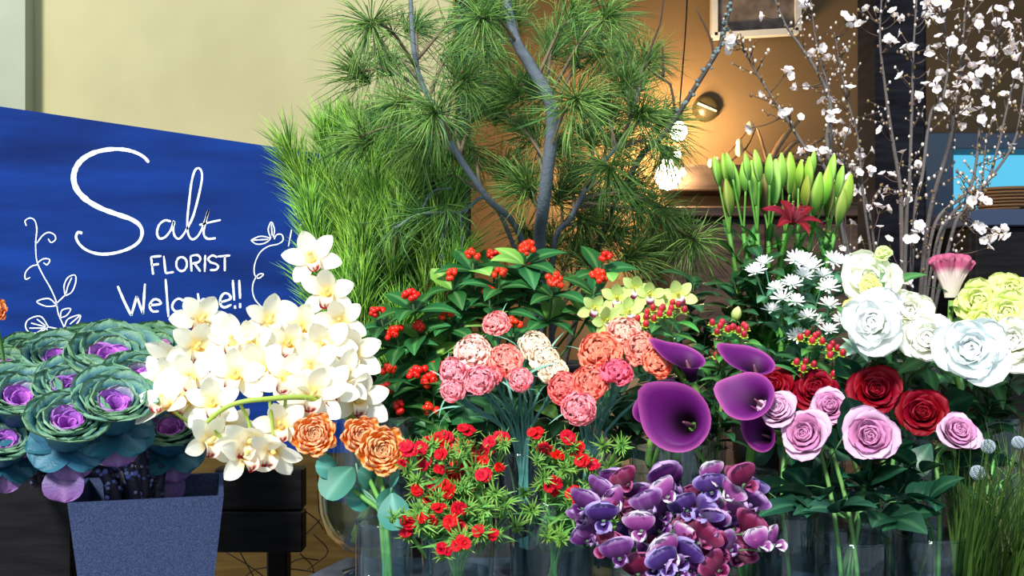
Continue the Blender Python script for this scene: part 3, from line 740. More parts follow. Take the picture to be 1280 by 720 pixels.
def orchid(t, p, ax, R, color=None, lip=None, lipc=None, roll=0.0, spread=1.0):
    """bloom with three sepals, two petals and a lip; the lip hangs on the lower side"""
    z = Vector(ax).normalized(); upv = Vector((0, 0, 1))-z*z.z
    if upv.length < .05: upv = Vector((0, 1, 0))-z*z.y
    q = Matrix((( *upv.normalized().cross(z),), (*upv.normalized(),), (*z,))).transposed().to_quaternion() @ zrot(roll)
    b = obj('bloom', COLUMN, t, Vector(p)-Vector(t.location), q, R, color)
    obj('sepal', T_DOR, b, q=zrot(rnd.uniform(-.1, .1)), color=color)
    for a in (2.15, -2.15): obj('sepal', T_SEP, b, q=zrot(a+rnd.uniform(-.15, .15)), color=color, s=rnd.uniform(.92, 1.08))
    for a in (1.15, -1.15): obj('petal', T_PET, b, q=zrot(a+rnd.uniform(-.12, .12)), color=color, s=rnd.uniform(.92, 1.08))
    obj('lip', lip or LIP, b, q=zrot(math.pi), color=lipc, label='ruffled lip with dark red edge' if lip is None else None)
    return b
def spray(t, spine, blooms, R, r=.0038, col=rgb(150, 170, 70), color=None, lip=None, up=.1, jx=.55, ped=.010):
    O = Vector(t.location); S = spline(spine, 40); g_ = G(); g_.add(*tube(S-np.array(O), [r*1.2, r*.7], 6), col)
    for (x, y, Y) in blooms:
        p = W(x, y, Y); i = int(np.argmin(np.linalg.norm(S-np.array(p), axis=1))); sp = Vector(S[i])
        out = (p-sp); out.z *= .5
        ax = tocam(p, up, 0, .0)+out.normalized()*.45+jit(jx); ax.normalize()
        orchid(t, p, ax, R*rnd.uniform(.92, 1.08), color, lip, None, rnd.uniform(-.5, .5))
        bk_ = p-ax*R*.12
        g_.add(*tube(spline([sp-O, sp.lerp(bk_, .55)-ax*.008-O, bk_-O], 6), [r*.6, r*.6], 5), col)
    obj('flower_stem', g_.mesh('flower_stem', M_STEM), t)
ORG = 'white cymbidium orchid sprays'
def bowlbase(k): return BOWL+Vector((.04*math.cos(k*1.3), .04*math.sin(k*1.3), .05))
SPR = [
 ('cream orchid spray standing tallest, reaching up past the sign edge', [(455, 560, 1.58), (448, 480, 1.55), (425, 420, 1.55), (398, 340, 1.56)],
  [(391, 326, 1.55), (410, 366, 1.53), (426, 402, 1.52), (378, 410, 1.53), (407, 433, 1.50), (440, 442, 1.52)]),
 ('cream orchid spray reaching furthest left, its tip below the chalk word Welcome', [(450, 545, 1.57), (385, 480, 1.54), (310, 450, 1.53), (232, 425, 1.52)],
  [(252, 400, 1.52), (246, 433, 1.49), (290, 430, 1.50), (240, 474, 1.46), (208, 478, 1.50), (224, 446, 1.53)]),
 ('cream orchid spray filling the middle of the white orchid mass', [(452, 540, 1.57), (410, 475, 1.53), (360, 445, 1.52), (328, 410, 1.53)],
  [(336, 402, 1.53), (361, 429, 1.50), (331, 461, 1.47), (296, 470, 1.45), (359, 474, 1.45), (391, 461, 1.46), (318, 432, 1.5)]),
 ('short cream orchid spray at the right of the white mass beside red berries', [(462, 550, 1.57), (445, 510, 1.53), (415, 485, 1.49)],
  [(428, 474, 1.48), (412, 488, 1.46), (391, 493, 1.44), (446, 500, 1.50), (376, 505, 1.45)]),
 ('low cream orchid spray in front with a long bare green stem', [(452, 535, 1.56), (400, 500, 1.44), (330, 499, 1.395), (285, 508, 1.39), (250, 535, 1.40)],
  [(210, 508, 1.42), (266, 505, 1.42), (280, 535, 1.43), (259, 552, 1.40), (304, 570, 1.40), (314, 547, 1.40), (342, 560, 1.40), (352, 532, 1.42), (235, 500, 1.45)]),
]
for k, (lab, sp, bl) in enumerate(SPR):
    t = thing('orchid_spray', lab, 'orchid', bowlbase(k), ORG)
    spray(t, [bowlbase(k), W(468+4*k-8, 600, 1.6)]+[W(*q) for q in sp], bl, .0425, jx=.38)

# ================================================================ RANUNCULUS
def ranunculus():
    g_ = G(); N = 84
    for i in range(N):
        t = i/(N-1); th = L3([10, -10, -20, -18], [50, 22, 4, 6], [84, 60, 36, 52], t)
        def col(U, Vv, t=t):
            c = mixc(rgb(254, 206, 70), rgb(246, 128, 44), sstep(.25, .7, Vv)*(.55+.45*np.sin(U*5)**2)); c = mixc(c, rgb(255, 214, 180), sstep(.84, .98, Vv)*.55)
            return mixc(mixc(rgb(150, 190, 130), rgb(110, 160, 110), Vv), c, np.full(U.shape, sstep(.1, .28, t)))
        pv, pf, pc = petal(.34+.76*t, .34+.42*t, th, 7, 7, r0=.02+.14*t, wrap=.9, vm=.7, pt=3, q=.5, base=.4, ruf=.10*t, freq=2, seed=i, col=col, rmin=.08)
        g_.add(xf(pv, zrot(i*2.39996+rnd.uniform(-.2, .2))), pf, pc)
    return g_.mesh('ranunculus_petals', M_PETAL)
RAN = ranunculus()
GUM = leafmesh('round_leaf', 1, .9, [70, 92, 112], rgb(48, 112, 96), rgb(70, 140, 124), rgb(110, 170, 150), vm=.52, pt=2.2, q=.5, base=.12, fold=.03, nu=9, cup=.5)
for (px, py, Y, R, lab, rc) in ((393, 543, 1.36, 27, 'orange ranunculus tucked against the lower right of the white orchids', (1, 1, 1)), (453, 545, 1.38, 25, 'orange ranunculus behind the fullest one, in the fluted vase', (1, .95, .95)), (478, 563, 1.345, 30, 'fullest orange ranunculus with a green eye above the fluted vase', (1, 1.02, .9))):
    p = W(px, py, Y); ax = tocam(p, .25, -.1 if px < 400 else .05, .12); R_ = R*1.12*Y/F
    b0 = inv(V_RAN, .012)
    t = thing('ranunculus', lab, 'flower', b0, 'orange ranunculus in the fluted vase')
    stem(t, path(b0, p-ax*R_*.5, ax, via=[W(480, 650, 1.35)+jit(.006), W((px*.45+480*.55), 612, 1.36)]), [.0035, .0028], rgb(96, 150, 70))
    b = obj('calyx', CALYX, t, p-ax*R_*.5-b0, toaxis(ax), R_*1.0); obj('bloom', RAN, b, color=rc)
eu = [(424, 604, 1.35, 34, (-.5, -.5, -.6)), (493, 595, 1.36, 24, (.3, -.6, .3)), (486, 632, 1.33, 28, (-.5, -.6, .2)), (458, 596, 1.37, 24, (-.3, -.5, .4)), (494, 640, 1.31, 30, (.2, -.3, -1)), (408, 585, 1.36, 22, (-.5, -.5, .2)), (448, 625, 1.36, 22, (-.6, -.4, .2))]
b0 = inv(V_RAN, .01); t = thing('eucalyptus_stem', 'blue-green round leaved eucalyptus stem below the orange ranunculus', 'foliage', b0)
g = G(); mid = W(480, 648, 1.352)
for (x, y, Y, R, d) in eu:
    p = W(x, y, Y); q = mid.lerp(p, .5)+Vector((0, .01, .01)); d = Vector(d).normalized()
    g.add(*tube(spline([b0-b0, mid-b0, q-b0, p-d*R*Y/F-b0], 12), [.002, .0013], 5), rgb(92, 140, 110))
    put_leaf(t, GUM, p-d*R*Y/F*.8, d, (-p.x*.5+rnd.uniform(-.5, .5), -1, .45), R*Y/F*1.6)
obj('stem', g.mesh('stem', M_STEM), t)
# the cropped orange bloom at the left edge
p = W(-6, 390, 1.62); b0 = KB2+Vector((-.09, -.03, -.3)); b0 = Vector((KB2.x-.06, KB2.y-.03, .75))
t = thing('orange_bloom', 'small orange bloom cut off by the left picture edge above the kale', 'flower', b0)
stem(t, path(b0, p, (0.1, -.5, .8)), [.003, .0025], STEMG); obj('bloom', RAN, t, p-b0, toaxis((.3, -1, .3)), .020, (.9, .7, .6))

# ================================================================ RED BERRY SPRIGS
SAL = [leafmesh('sprig_leaf', .074, .036, th, rgb(20, 68, 34), rgb(44, 108, 52), rgb(96, 150, 84), vm=.45, saw=.10, nv=14, nu=7, fold=.12, seed=k) for k, th in enumerate(([62, 84, 112], [50, 80, 105], [74, 95, 128]))]
SALB = leafmesh('sprig_leaf_light', .07, .042, [50, 72, 92], rgb(88, 160, 60), rgb(140, 196, 92), rgb(180, 220, 130), vm=.5, saw=.08, nv=14, nu=7, fold=.1)
def berries(n, seed, sz=.0044, rad=.012, col=rgb(236, 40, 14)):
    r = random.Random(seed); g_ = G(); g_.add(*tube([(0, 0, -.014), (0, 0, .004)], .0012, 5), rgb(70, 110, 50))
    for k in range(n):
        d = Vector((r.gauss(0, 1), r.gauss(0, 1), abs(r.gauss(0, 1))*.9)).normalized()*rad*r.uniform(.55, 1)
        g_.add(ICO2*sz*r.uniform(.85, 1.1)+np.array(d), ICO2F, col*r.uniform(.85, 1.1))
        g_.add(ICO*sz*.28+np.array(d)+np.array(d.normalized())*sz*.9, ICOF, rgb(70, 20, 14))
        g_.add(*tube([(0, 0, -.006), tuple(d)], .0007, 3, False), rgb(110, 120, 50))
    return g_.mesh('berry_cluster', M_BERRY)
BER = [berries(16, 1), berries(10, 2, .0042, .009), berries(20, 3, .0042, .013)]
SAP = [
 (591, 326, 1.72, 1, 'red berry sprig at the back, left of the topmost light leaf', 5), (617, 326, 1.78, 1, 'small red berry sprig next to the topmost cluster, at its left', 4), (657, 318, 1.72, 2, 'topmost red berry sprig with a bright light green leaf', 7),
 (661, 339, 1.74, 1, 'little red berry sprig directly below the topmost cluster', 4), (624, 349, 1.69, 1, 'red berry sprig in the middle of the leaf mass below the back row', 5), (565, 351, 1.70, 1, 'red berry sprig beside the upright blue-green leaf', 6),
 (515, 377, 1.66, 0, 'red berry sprig in front of the upright pines, left of the bunch', 6), (475, 397, 1.68, 1, 'red berry sprig leaning left behind the tall orchid spray', 5), (496, 423, 1.66, 0, 'red berry sprig low on the left near the orchid lip', 5),
 (526, 415, 1.67, 1, 'small red berry sprig between the two left hand clusters', 4), (692, 358, 1.68, 0, 'red berry sprig above the cream carnations', 6), (753, 328, 1.74, 1, 'red berry sprig under the drooping pine tuft at right', 5),
 (746, 355, 1.68, 2, 'rightmost heavy red berry sprig next to the green orchids', 5), (642, 412, 1.63, 1, 'red berry sprig right of the single pink carnation', 5), (524, 473, 1.62, 0, 'red berry sprig in the lower bunch, its upper one', 6),
 (540, 482, 1.61, 0, 'red berry sprig in the lower bunch next to the pink carnations', 5), (489, 469, 1.63, 1, 'small red berry sprig just right of the drooping orchid sepal', 4), (482, 498, 1.60, 2, 'lowest left red berry sprig above the orange ranunculus', 5),
 (501, 517, 1.59, 1, 'lowest red berry sprig in front of the bowl', 4), (540, 519, 1.60, 1, 'red berry sprig hanging by a blue-green leaf at the bowl rim', 4), (551, 465, 1.66, 1, 'dark red berry sprig left behind the pink carnations', 4),
 (667, 475, 1.66, 1, 'red berry sprig peeking between the pink and coral carnations', 4), (612, 372, 1.70, 1, 'dark red berry sprig above the single pink carnation', 6), (560, 400, 1.68, 1, 'red berry sprig in the shaded centre of the bunch', 6),
]
for k, (px, py, Y, m, lab, nl) in enumerate(SAP):
    p = W(px, py, Y); b0 = inv(V_SA, .05)
    ax = Vector(((px-610)/400, -.45, .85)).normalized()
    t = thing('berry_sprig', lab, 'berry sprig', b0, 'red berry sprigs behind the carnations')
    P = path(b0, p, ax, via=[Vector((b0.x+(p.x-b0.x)*.25, b0.y+(p.y-b0.y)*.3, max(1.08, b0.z+.1)))])
    stem(t, P, [.0028, .0016], rgb(70, 100, 52)); O = Vector(t.location)
    obj('berry_cluster', BER[m], t, p-O+ax*.008, toaxis(ax, k), 1.12)
    S = spline(P, 30); ph = rnd.uniform(0, 6.28)
    for j in range(nl+4):
        i = 28 if j < nl-1 else 22
        a = ph+j*2*math.pi/(nl-1 if j < nl-1 else 5)+rnd.uniform(-.25, .25)
        tn = Vector(S[min(i+1, 30)]-S[i-1]).normalized(); q = toaxis(tn, a)
        light = (k == 2 and j in (0, 1)) or rnd.random() < .10
        me = SALB if light else SAL[j % 3]
        obj('leaf', me, t, Vector(S[i])-O, q, rnd.uniform(.75, 1.05))
# ================================================================ CARNATIONS
def carnation(seed):
    g_ = G(); N = 50
    for i in range(N):
        t = i/(N-1); th = L3([8, 4, 0, 0], [26, 24, 20, 26], [60, 56, 66, 92], t)
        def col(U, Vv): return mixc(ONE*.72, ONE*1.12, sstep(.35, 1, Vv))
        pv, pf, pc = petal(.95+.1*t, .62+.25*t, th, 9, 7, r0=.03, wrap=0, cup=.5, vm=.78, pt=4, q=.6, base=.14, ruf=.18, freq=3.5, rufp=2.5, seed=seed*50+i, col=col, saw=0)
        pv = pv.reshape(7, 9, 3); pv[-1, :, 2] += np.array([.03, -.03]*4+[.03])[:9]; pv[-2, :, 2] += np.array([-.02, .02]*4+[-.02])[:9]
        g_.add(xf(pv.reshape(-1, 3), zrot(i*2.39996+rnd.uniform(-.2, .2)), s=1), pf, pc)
    return g_.mesh('carnation_petals', M_PETAL)
CAR = [carnation(1), carnation(2), carnation(3)]
v, f = lathe([(.05, -.55), (.16, -.45), (.19, -.1), (.22, .25), (.12, .3)], 10)
CCAL = G().add(v, f, rgb(96, 150, 120)).mesh('carnation_calyx', M_STEM)
GRASSL = leafmesh('narrow_leaf', .10, .006, [12, 30, 60, 95], rgb(84, 140, 120), rgb(110, 160, 140), vm=.3, nu=3, nv=8, base=.6, fold=.3)
PINK, PALE, CORAL, CREAM, ROSY = rgb(255, 158, 168), rgb(255, 206, 192), rgb(255, 142, 112), rgb(255, 234, 206), rgb(250, 108, 132)
CA = [
 (590, 437, 1.50, 25, PALE, 'pale peach carnation at the top left of the pink bunch', 0), (567, 462, 1.49, 21, PINK, 'pink carnation at the far left of the carnation bunches', 0), (598, 475, 1.47, 20, PINK, 'pink carnation in the low middle of the left bunch', 0),
 (566, 487, 1.48, 17, PINK, 'lowest left pink carnation beside the red berries', 0), (632, 449, 1.50, 25, CORAL*.6+PINK*.4, 'coral pink carnation in the centre of the left bunch', 0), (651, 474, 1.47, 16, PINK, 'half open pink carnation bud at the right of the left bunch', 0),
 (620, 402, 1.57, 18, PINK*.7+CORAL*.3, 'single pink carnation raised above the others among berry leaves', 0), (613, 470, 1.49, 15, ROSY*.4+PINK*.6, 'small rosy carnation wedged below the coral pink one', 0),
 (669, 431, 1.53, 22, CREAM, 'upper cream carnation between the two bunches', 0), (681, 446, 1.51, 21, CREAM*.9+PALE*.1, 'middle cream carnation of the three', 0), (693, 463, 1.49, 20, CREAM, 'lowest cream carnation touching the coral bunch', 0),
 (750, 438, 1.48, 29, CORAL, 'large coral carnation at the centre of the right bunch', 1), (782, 415, 1.50, 24, PALE*.6+CORAL*.4, 'peach carnation at the top of the coral bunch below green orchids', 1), (803, 434, 1.48, 24, CORAL*.7+PALE*.3, 'salmon carnation behind the upright purple calla', 1), (823, 452, 1.46, 21, CORAL, 'orange coral carnation furthest right against the purple calla', 1),
 (771, 462, 1.46, 22, ROSY, 'deep rose carnation below the large coral one', 1), (738, 478, 1.46, 25, CORAL*.85+ROSY*.15, 'coral carnation in the lower middle of the right bunch', 1), (704, 484, 1.47, 22, ROSY*.4+CORAL*.6, 'rosy coral carnation at the left end of the right bunch', 1), (723, 510, 1.44, 23, PINK*.8+ROSY*.2, 'pink carnation hanging lowest in the right bunch', 1)]
for k, (px, py, Y, R, colr, lab, vs) in enumerate(CA):
    p = W(px, py, Y); R_ = R*Y/F; vc = V_CB if vs else V_CA
    cx = 735 if vs else 640
    ax = tocam(p, .55 if py < 470 else .1, (px-cx)/260, .15)
    b0 = inv(vc, .022); t = thing('carnation', lab, 'carnation', b0, 'carnations in two bunches')
    rim = Vector((vc.x+(p.x-vc.x)*.15, vc.y-.01, 1.075))
    P = path(b0, p-ax*R_*.75, ax, via=[rim])
    stem(t, P, [.0024, .0022], rgb(92, 146, 136))
    b = obj('calyx', CCAL, t, p-ax*R_*.75-b0, toaxis(ax, k), R_)
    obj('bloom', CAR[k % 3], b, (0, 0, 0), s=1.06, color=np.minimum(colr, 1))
    S = spline(P, 30)
    for j, i in enumerate((12, 17, 22)):
        for sgn in (0, math.pi): obj('leaf', GRASSL, t, Vector(S[i])-b0, toaxis(Vector(S[i+1]-S[i-1]), j*1.5+sgn+k), rnd.uniform(.5, .9))

# ================================================================ GREEN ORCHIDS and HYPERICUM
GLIP = cmesh('green_orchid_lip', petal(.62, .6, [40, 28, 38, 75, 130], 9, 10, r0=.05, cup=2.6, vm=.62, pt=2.4, q=.5, base=.55, ruf=.04, freq=2, col=lambda U, Vv: mixc(mixc(rgb(240, 230, 240), rgb(236, 214, 232), Vv), rgb(120, 26, 66), sstep(.55, .78, Vv)), seed=6), M_PETAL)
LIME = np.array([.66, .84, .34])
for k, (lab, sp, bl) in enumerate((('lime green orchid spray with maroon lips at the left of the hypericum', [(850, 470, 1.64), (810, 420, 1.62), (775, 385, 1.60), (742, 388, 1.58)], [(772, 374, 1.58), (742, 386, 1.57), (757, 402, 1.55), (785, 392, 1.57)]),
                                  ('lime green orchid spray with maroon lips reaching highest beside the berry leaves', [(855, 470, 1.65), (835, 410, 1.63), (815, 372, 1.62), (795, 358, 1.62)], [(795, 362, 1.60), (812, 370, 1.59), (848, 371, 1.60), (826, 384, 1.6)]))):
    b0 = V_HY+Vector((.01*k-.01, 0, .03)); t = thing('green_orchid_spray', lab, 'orchid', b0, 'lime green orchids')
    spray(t, [b0, V_HY+Vector((0, 0, .2))]+[W(*q) for q in sp], bl, .027, .003, rgb(120, 150, 60), LIME, GLIP, up=.2, jx=.3)
b0 = V_HY+Vector((.02, -.02, .03)); t = thing('green_flower_bud', 'single large pale green closed flower bud right of the green orchids', 'bud', b0)
p = W(918, 400, 1.58); stem(t, path(b0, p, (0.25, -.2, 1)), [.003, .0022], rgb(120, 150, 70))
b = obj('calyx', CALYX, t, p-b0, toaxis((.3, -.25, 1)), .016)
GBUD = cmesh('bud_petal', petal(1.6, 1.5, [80, 20, -8, -35, -50], 7, 9, r0=.1, wrap=1, vm=.45, pt=1.8, q=.8, base=.4, col=lambda U, Vv: mixc(rgb(150, 180, 60), rgb(222, 232, 160), Vv), rmin=.3), M_PETAL)
for k in range(7): obj('petal', GBUD, b, q=zrot(k*2.4), s=.85+.03*k)
HYL = leafmesh('hypericum_leaf', .05, .02, [55, 80, 105], rgb(40, 92, 46), rgb(72, 128, 66), vm=.4, nu=5, nv=8)
def hyp(seed, n):
    r = random.Random(seed); g_ = G()
    for k in range(n):
        a = k*2.4; q = .009*math.sqrt(k+.3); d = np.array([q*math.cos(a), q*math.sin(a), .012-.25*q+r.uniform(-.002, .002)])
        g_.add(ICO2*np.array([.0052, .0052, .0075])+d, ICO2F, mixc(rgb(200, 40, 56), rgb(150, 26, 40), np.array(r.random())))
        g_.add(*tube([(0, 0, -.012), tuple(d)], .0009, 4, False), rgb(110, 140, 60))
        for m in range(5):
            pv, pf, pc = petal(.009, .006, [60, 80, 95], 3, 4, vm=.5, q=.8, col=lambda U, Vv: np.tile(rgb(160, 190, 60), U.shape+(1,)))
            g_.add(xf(pv, zrot(m*1.2566), d-np.array([0, 0, .006])), pf, pc)
    return g_.mesh('hypericum_berries', M_BERRY)
HYP = [hyp(1, 5), hyp(2, 4), hyp(3, 6)]
HY = [(822, 393, 1.56, 2, 'hypericum sprig with red berries just right of the green orchids', V_HY), (845, 390, 1.58, 1, 'hypericum sprig with two red berries above the upright calla', V_HY), (808, 406, 1.55, 1, 'hypericum sprig hanging over the coral carnations', V_HY),
      (903, 414, 1.56, 2, 'hypericum sprig with yellow-green sepals right of the upright calla', V_HY), (925, 417, 1.55, 0, 'hypericum sprig behind the tip of the right hand calla', V_HY), (904, 447, 1.57, 1, 'hypericum sprig with one low berry between the callas', V_HY),
      (1014, 426, 1.56, 2, 'hypericum sprig under the white chrysanthemums, fullest berry head', V_MU), (1043, 442, 1.55, 0, 'hypericum sprig beside the big white lisianthus', V_MU), (1006, 462, 1.54, 1, 'hypericum sprig right above the red roses', V_MU), (1050, 470, 1.56, 1, 'hypericum sprig between red roses and white lisianthus', V_MU)]
for k, (px, py, Y, m, lab, vc) in enumerate(HY):
    p = W(px, py, Y); b0 = inv(vc, .02); ax = Vector((.1*math.sin(k), -.5, .9)).normalized()
    t = thing('hypericum_sprig', lab, 'berry sprig', b0, 'hypericum berries')
    P = path(b0, p, ax, via=[Vector((vc.x, vc.y, 1.12))]); stem(t, P, [.0022, .0013], rgb(90, 110, 60))
    obj('berry_head', HYP[m], t, p-b0, toaxis(ax, k), .85); S = spline(P, 30)
    for i in (28, 25, 21, 17):
        for sgn in (0, math.pi): obj('leaf', HYL, t, Vector(S[i])-b0, toaxis(Vector(S[i]-S[i-1]), i+sgn+k), rnd.uniform(.7, 1.1), (1.2, 1.3, .9) if rnd.random() < .3 else None)

# ================================================================ CALLAS
def calla(flare, tip, lo, seed=0, ny=16, nx=33):
    a = np.linspace(-math.pi-.30, math.pi+.10, nx); v_ = np.linspace(0, 1, ny); A, Vv = np.meshgrid(a, v_)
    back = (.5+.5*np.cos(np.clip(A, -math.pi, math.pi)))
    Hh = lo+(1.0-lo)*back**1.4
    r = .10+.10*Vv+flare*Vv**2.2*(.6+.5*back)
    z = Hh*Vv-.28*flare*sstep(.78, 1, Vv)*(1-back)
    tipf = np.exp(-(A/.38)**2)*sstep(.55, 1, Vv)
    z = z+tip*tipf*.55; r = r+tip*tipf*.45
    r = r*(1-.06*(A > math.pi-.3))
    x = r*np.sin(A); y = r*np.cos(A)
    rim = sstep(.9, 1, Vv)
    c = mixc(rgb(24, 3, 26), rgb(98, 18, 104), sstep(.3, .9, Vv)); c = mixc(c, rgb(186, 84, 160), rim*.8)
    g_ = G().add(np.stack([x, y, z], -1).reshape(-1, 3), gridf(nx, ny), c.reshape(-1, 3))
    me = g_.mesh('calla_spathe', M_PETAL)
    return me
SPA = calla(.62, .34, .62); SPB = calla(.36, .42, .5); SPC = calla(.5, .3, .55)
SPADIX = G().add(*tube(spline([(0, 0, 0), (.01, .01, .3), (.02, .02, .55)], 8), [.05, .06, .045, .02], 8), rgb(120, 70, 90)).mesh('spadix', M_STEM)
def q_from(z, back):
    z = Vector(z).normalized(); y = Vector(back)-z*Vector(back).dot(z); y.normalize(); x = y.cross(z)
    return Matrix(((x.x, y.x, z.x), (x.y, y.y, z.y), (x.z, y.z, z.z))).to_quaternion()
CAL = [
 # px,py (throat foot), Y, size, axis, back(tip) direction, mesh, label, vase
 (866, 476, 1.46, .092, (-.30, -.25, .9), (-.75, .1, .65), SPB, 'purple calla standing upright against the coral carnations', V_KA),
 (866, 533, 1.42, .098, (-.50, -.80, .22), (-.75, -.1, .62), SPA, 'large open dark purple calla facing forward over the glass vase', V_KA),
 (814, 545, 1.47, .098, (.05, -.20, .95), (.35, .25, .9), SPB, 'purple calla behind the large open one, its tongue standing up', V_KA),
 (948, 480, 1.48, .088, (-.25, -.3, .9), (-.75, .15, .6), SPC, 'tallest violet calla at the right beside the hypericum', V_KB),
 (958, 512, 1.43, .090, (-.62, -.42, .50), (-.85, -.1, .5), SPA, 'purple calla opening upward in front of the red roses', V_KB),
 (968, 548, 1.44, .070, (-.75, -.45, .22), (-.6, -.1, .7), SPC, 'lowest purple calla half hidden by the mauve rose bud', V_KB),
]
for k, (px, py, Y, s_, ax, bkd, me, lab, vc) in enumerate(CAL):
    p = W(px, py, Y); ax = Vector(ax).normalized(); b0 = inv(vc, .02)
    t = thing('calla_lily', lab, 'calla', b0, 'purple callas')
    P = path(b0, p, ax, via=[Vector((vc.x+(p.x-vc.x)*.3, vc.y-.01, 1.085))]); stem(t, P, [.0055, .0045], rgb(92, 134, 52), seg=8)
    b = obj('spathe', me, t, p-b0, q_from(ax, bkd), s_*(.52 if me is SPA and px > 900 else .60)); obj('spadix', SPADIX, b)
CLEAF = leafmesh('calla_leaf', .20, .016, [8, 14, 22, 40], rgb(66, 116, 44), rgb(112, 158, 66), vm=.35, nu=5, nv=10, base=.5, fold=.25)
for k, (px, top_, lab) in enumerate(((905, 520, 'strap leaf leaning beside the right hand calla stems, left one'), (938, 535, 'strap leaf standing right of the calla stems'))):
    b0 = inv(V_KB, .02); t = thing('strap_leaf', lab, 'leaf', b0)
    obj('blade', CLEAF, t, (0, 0, .0), q_from(Vector((W(px, 0, 1.5).x-b0.x, -.02, .2)), (k-.5, -.3, 0)), 1.25)

# ================================================================ ROSES
RLEAF = [leafmesh('rose_leaf', .062, .038, th, rgb(12, 46, 34), rgb(26, 76, 52), rgb(60, 108, 74), vm=.45, saw=.12, nv=14, nu=7, fold=.14, seed=k) for k, th in enumerate(([60, 88, 110], [70, 95, 125]))]
RED, MAUVE, PALEM = rgb(138, 2, 28), rgb(206, 136, 180), rgb(220, 180, 208)
RO = [
 (1095, 490, 1.50, 34, RED, None, 'large red rose at the centre of the red row', .25, 0, V_RR), (1153, 516, 1.48, 32, RED*.9, None, 'red rose at the right end of the red row, above a mauve rose', .15, .1, V_RR), (1020, 490, 1.54, 31, RED, None, 'red rose left of the large one, seen from the side', .6, -.1, V_RR), (968, 488, 1.55, 30, RED, None, 'leftmost red rose behind the purple calla', .6, -.2, V_RR),
 (1088, 545, 1.38, 36, MAUVE, PALEM, 'fully open mauve rose in the centre front', .1, 0, V_MA), (1008, 545, 1.40, 34, MAUVE, PALEM, 'mauve rose at the left of the open one with a drooping petal', .4, -.35, V_MA), (1195, 543, 1.38, 29, MAUVE*.9+PALEM*.1, PALEM, 'rightmost mauve rose seen from the side', .5, .45, V_MB),
 (972, 515, 1.42, 27, PALEM*.7+MAUVE*.3, PALEM, 'pale mauve rosebud beside the purple calla', .8, -.15, V_MC), (1037, 510, 1.44, 26, MAUVE, PALEM, 'smaller mauve rose behind, in front of the red roses', .5, .1, V_MA)]
for k, (px, py, Y, R, colr, outer, lab, up, side, vc) in enumerate(RO):
    p = W(px, py, Y); R_ = R*Y/F; ax = tocam(p, up, side, .06); b0 = inv(vc, .02)
    t = thing('rose', lab, 'rose', b0, 'red roses' if k < 4 else 'mauve roses')
    hp_ = p-ax*R_*.62
    P = path(b0, hp_-ax*R_*.2, ax, via=[Vector((vc.x+(p.x-vc.x)*.45, vc.y, 1.02 if k > 3 else 1.10))]); stem(t, P, [.0030, .0027], rgb(96, 140, 74))
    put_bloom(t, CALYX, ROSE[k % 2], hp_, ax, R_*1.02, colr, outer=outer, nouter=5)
    S = spline(P, 30)
    for j, i in enumerate((10, 13, 16, 19, 22)):
        if j > (0 if k == 7 else 2): continue
        tn = Vector(S[i+1]-S[i-1]); a = j*2.4+k
        g0 = Vector(S[i]); pet = obj('leaf_stalk', G().add(*tube([(0, 0, 0), (0, .02, .012), (0, .045, .018)], .0009, 4), rgb(70, 110, 60)).mesh('leaf_stalk', M_STEM), t, g0-b0, toaxis(tn, a))
        obj('leaflet', RLEAF[0], pet, (0, .043, .017), s=1.0); obj('leaflet', RLEAF[1], pet, (0, .03, .014), zrot(1.2), .8); obj('leaflet', RLEAF[1], pet, (0, .03, .014), zrot(-1.2), .8)
# broad leaf collar around the mauve vases
for k, (px, py, Y, d, lab) in enumerate(((1000, 632, 1.37, (-.85, -.4, .05), 'rose foliage sprig spreading left over the front vase'), (1050, 640, 1.33, (-.2, -.9, .1), 'rose foliage sprig in front below the open mauve rose'), (1120, 650, 1.34, (.3, -.9, .05), 'rose foliage sprig over the gap between the two front vases'), (1160, 625, 1.36, (.8, -.4, .3), 'rose foliage sprig spreading right over the right front vase'), (1085, 605, 1.40, (.1, -.5, .7), 'upright rose foliage sprig behind the mauve stems'), (1030, 612, 1.47, (-.3, -.1, .9), 'upright rose foliage sprig under the left mauve rose'), (1135, 600, 1.42, (.3, -.3, .9), 'upright rose foliage sprig left of the rightmost mauve stem'))):
    vc = V_MA if px < 1110 else V_MB
    b0 = inv(vc, .025); p = W(px, py, Y); d = Vector(d).normalized(); t = thing('rose_foliage', lab, 'foliage', b0, 'rose foliage in the front vases')
    P = [b0, Vector((vc.x, vc.y, W(0, 662, 1.38).z)), p-d*.03, p]; stem(t, P, [.002, .0012], rgb(70, 110, 60)); S = spline(P, 20)
    for j in range(7):
        i = [20, 19, 19, 17, 17, 15, 15][j]; s2 = 0 if j == 0 else (1 if j % 2 else -1)
        side = d.cross(Vector((0, 0, 1)))*s2
        put_leaf(t, RLEAF[j % 2], Vector(S[i]), d*.6+side*.9+jit(.2), (rnd.uniform(-.5, .5), -.35, .9), rnd.uniform(.75, 1.05))

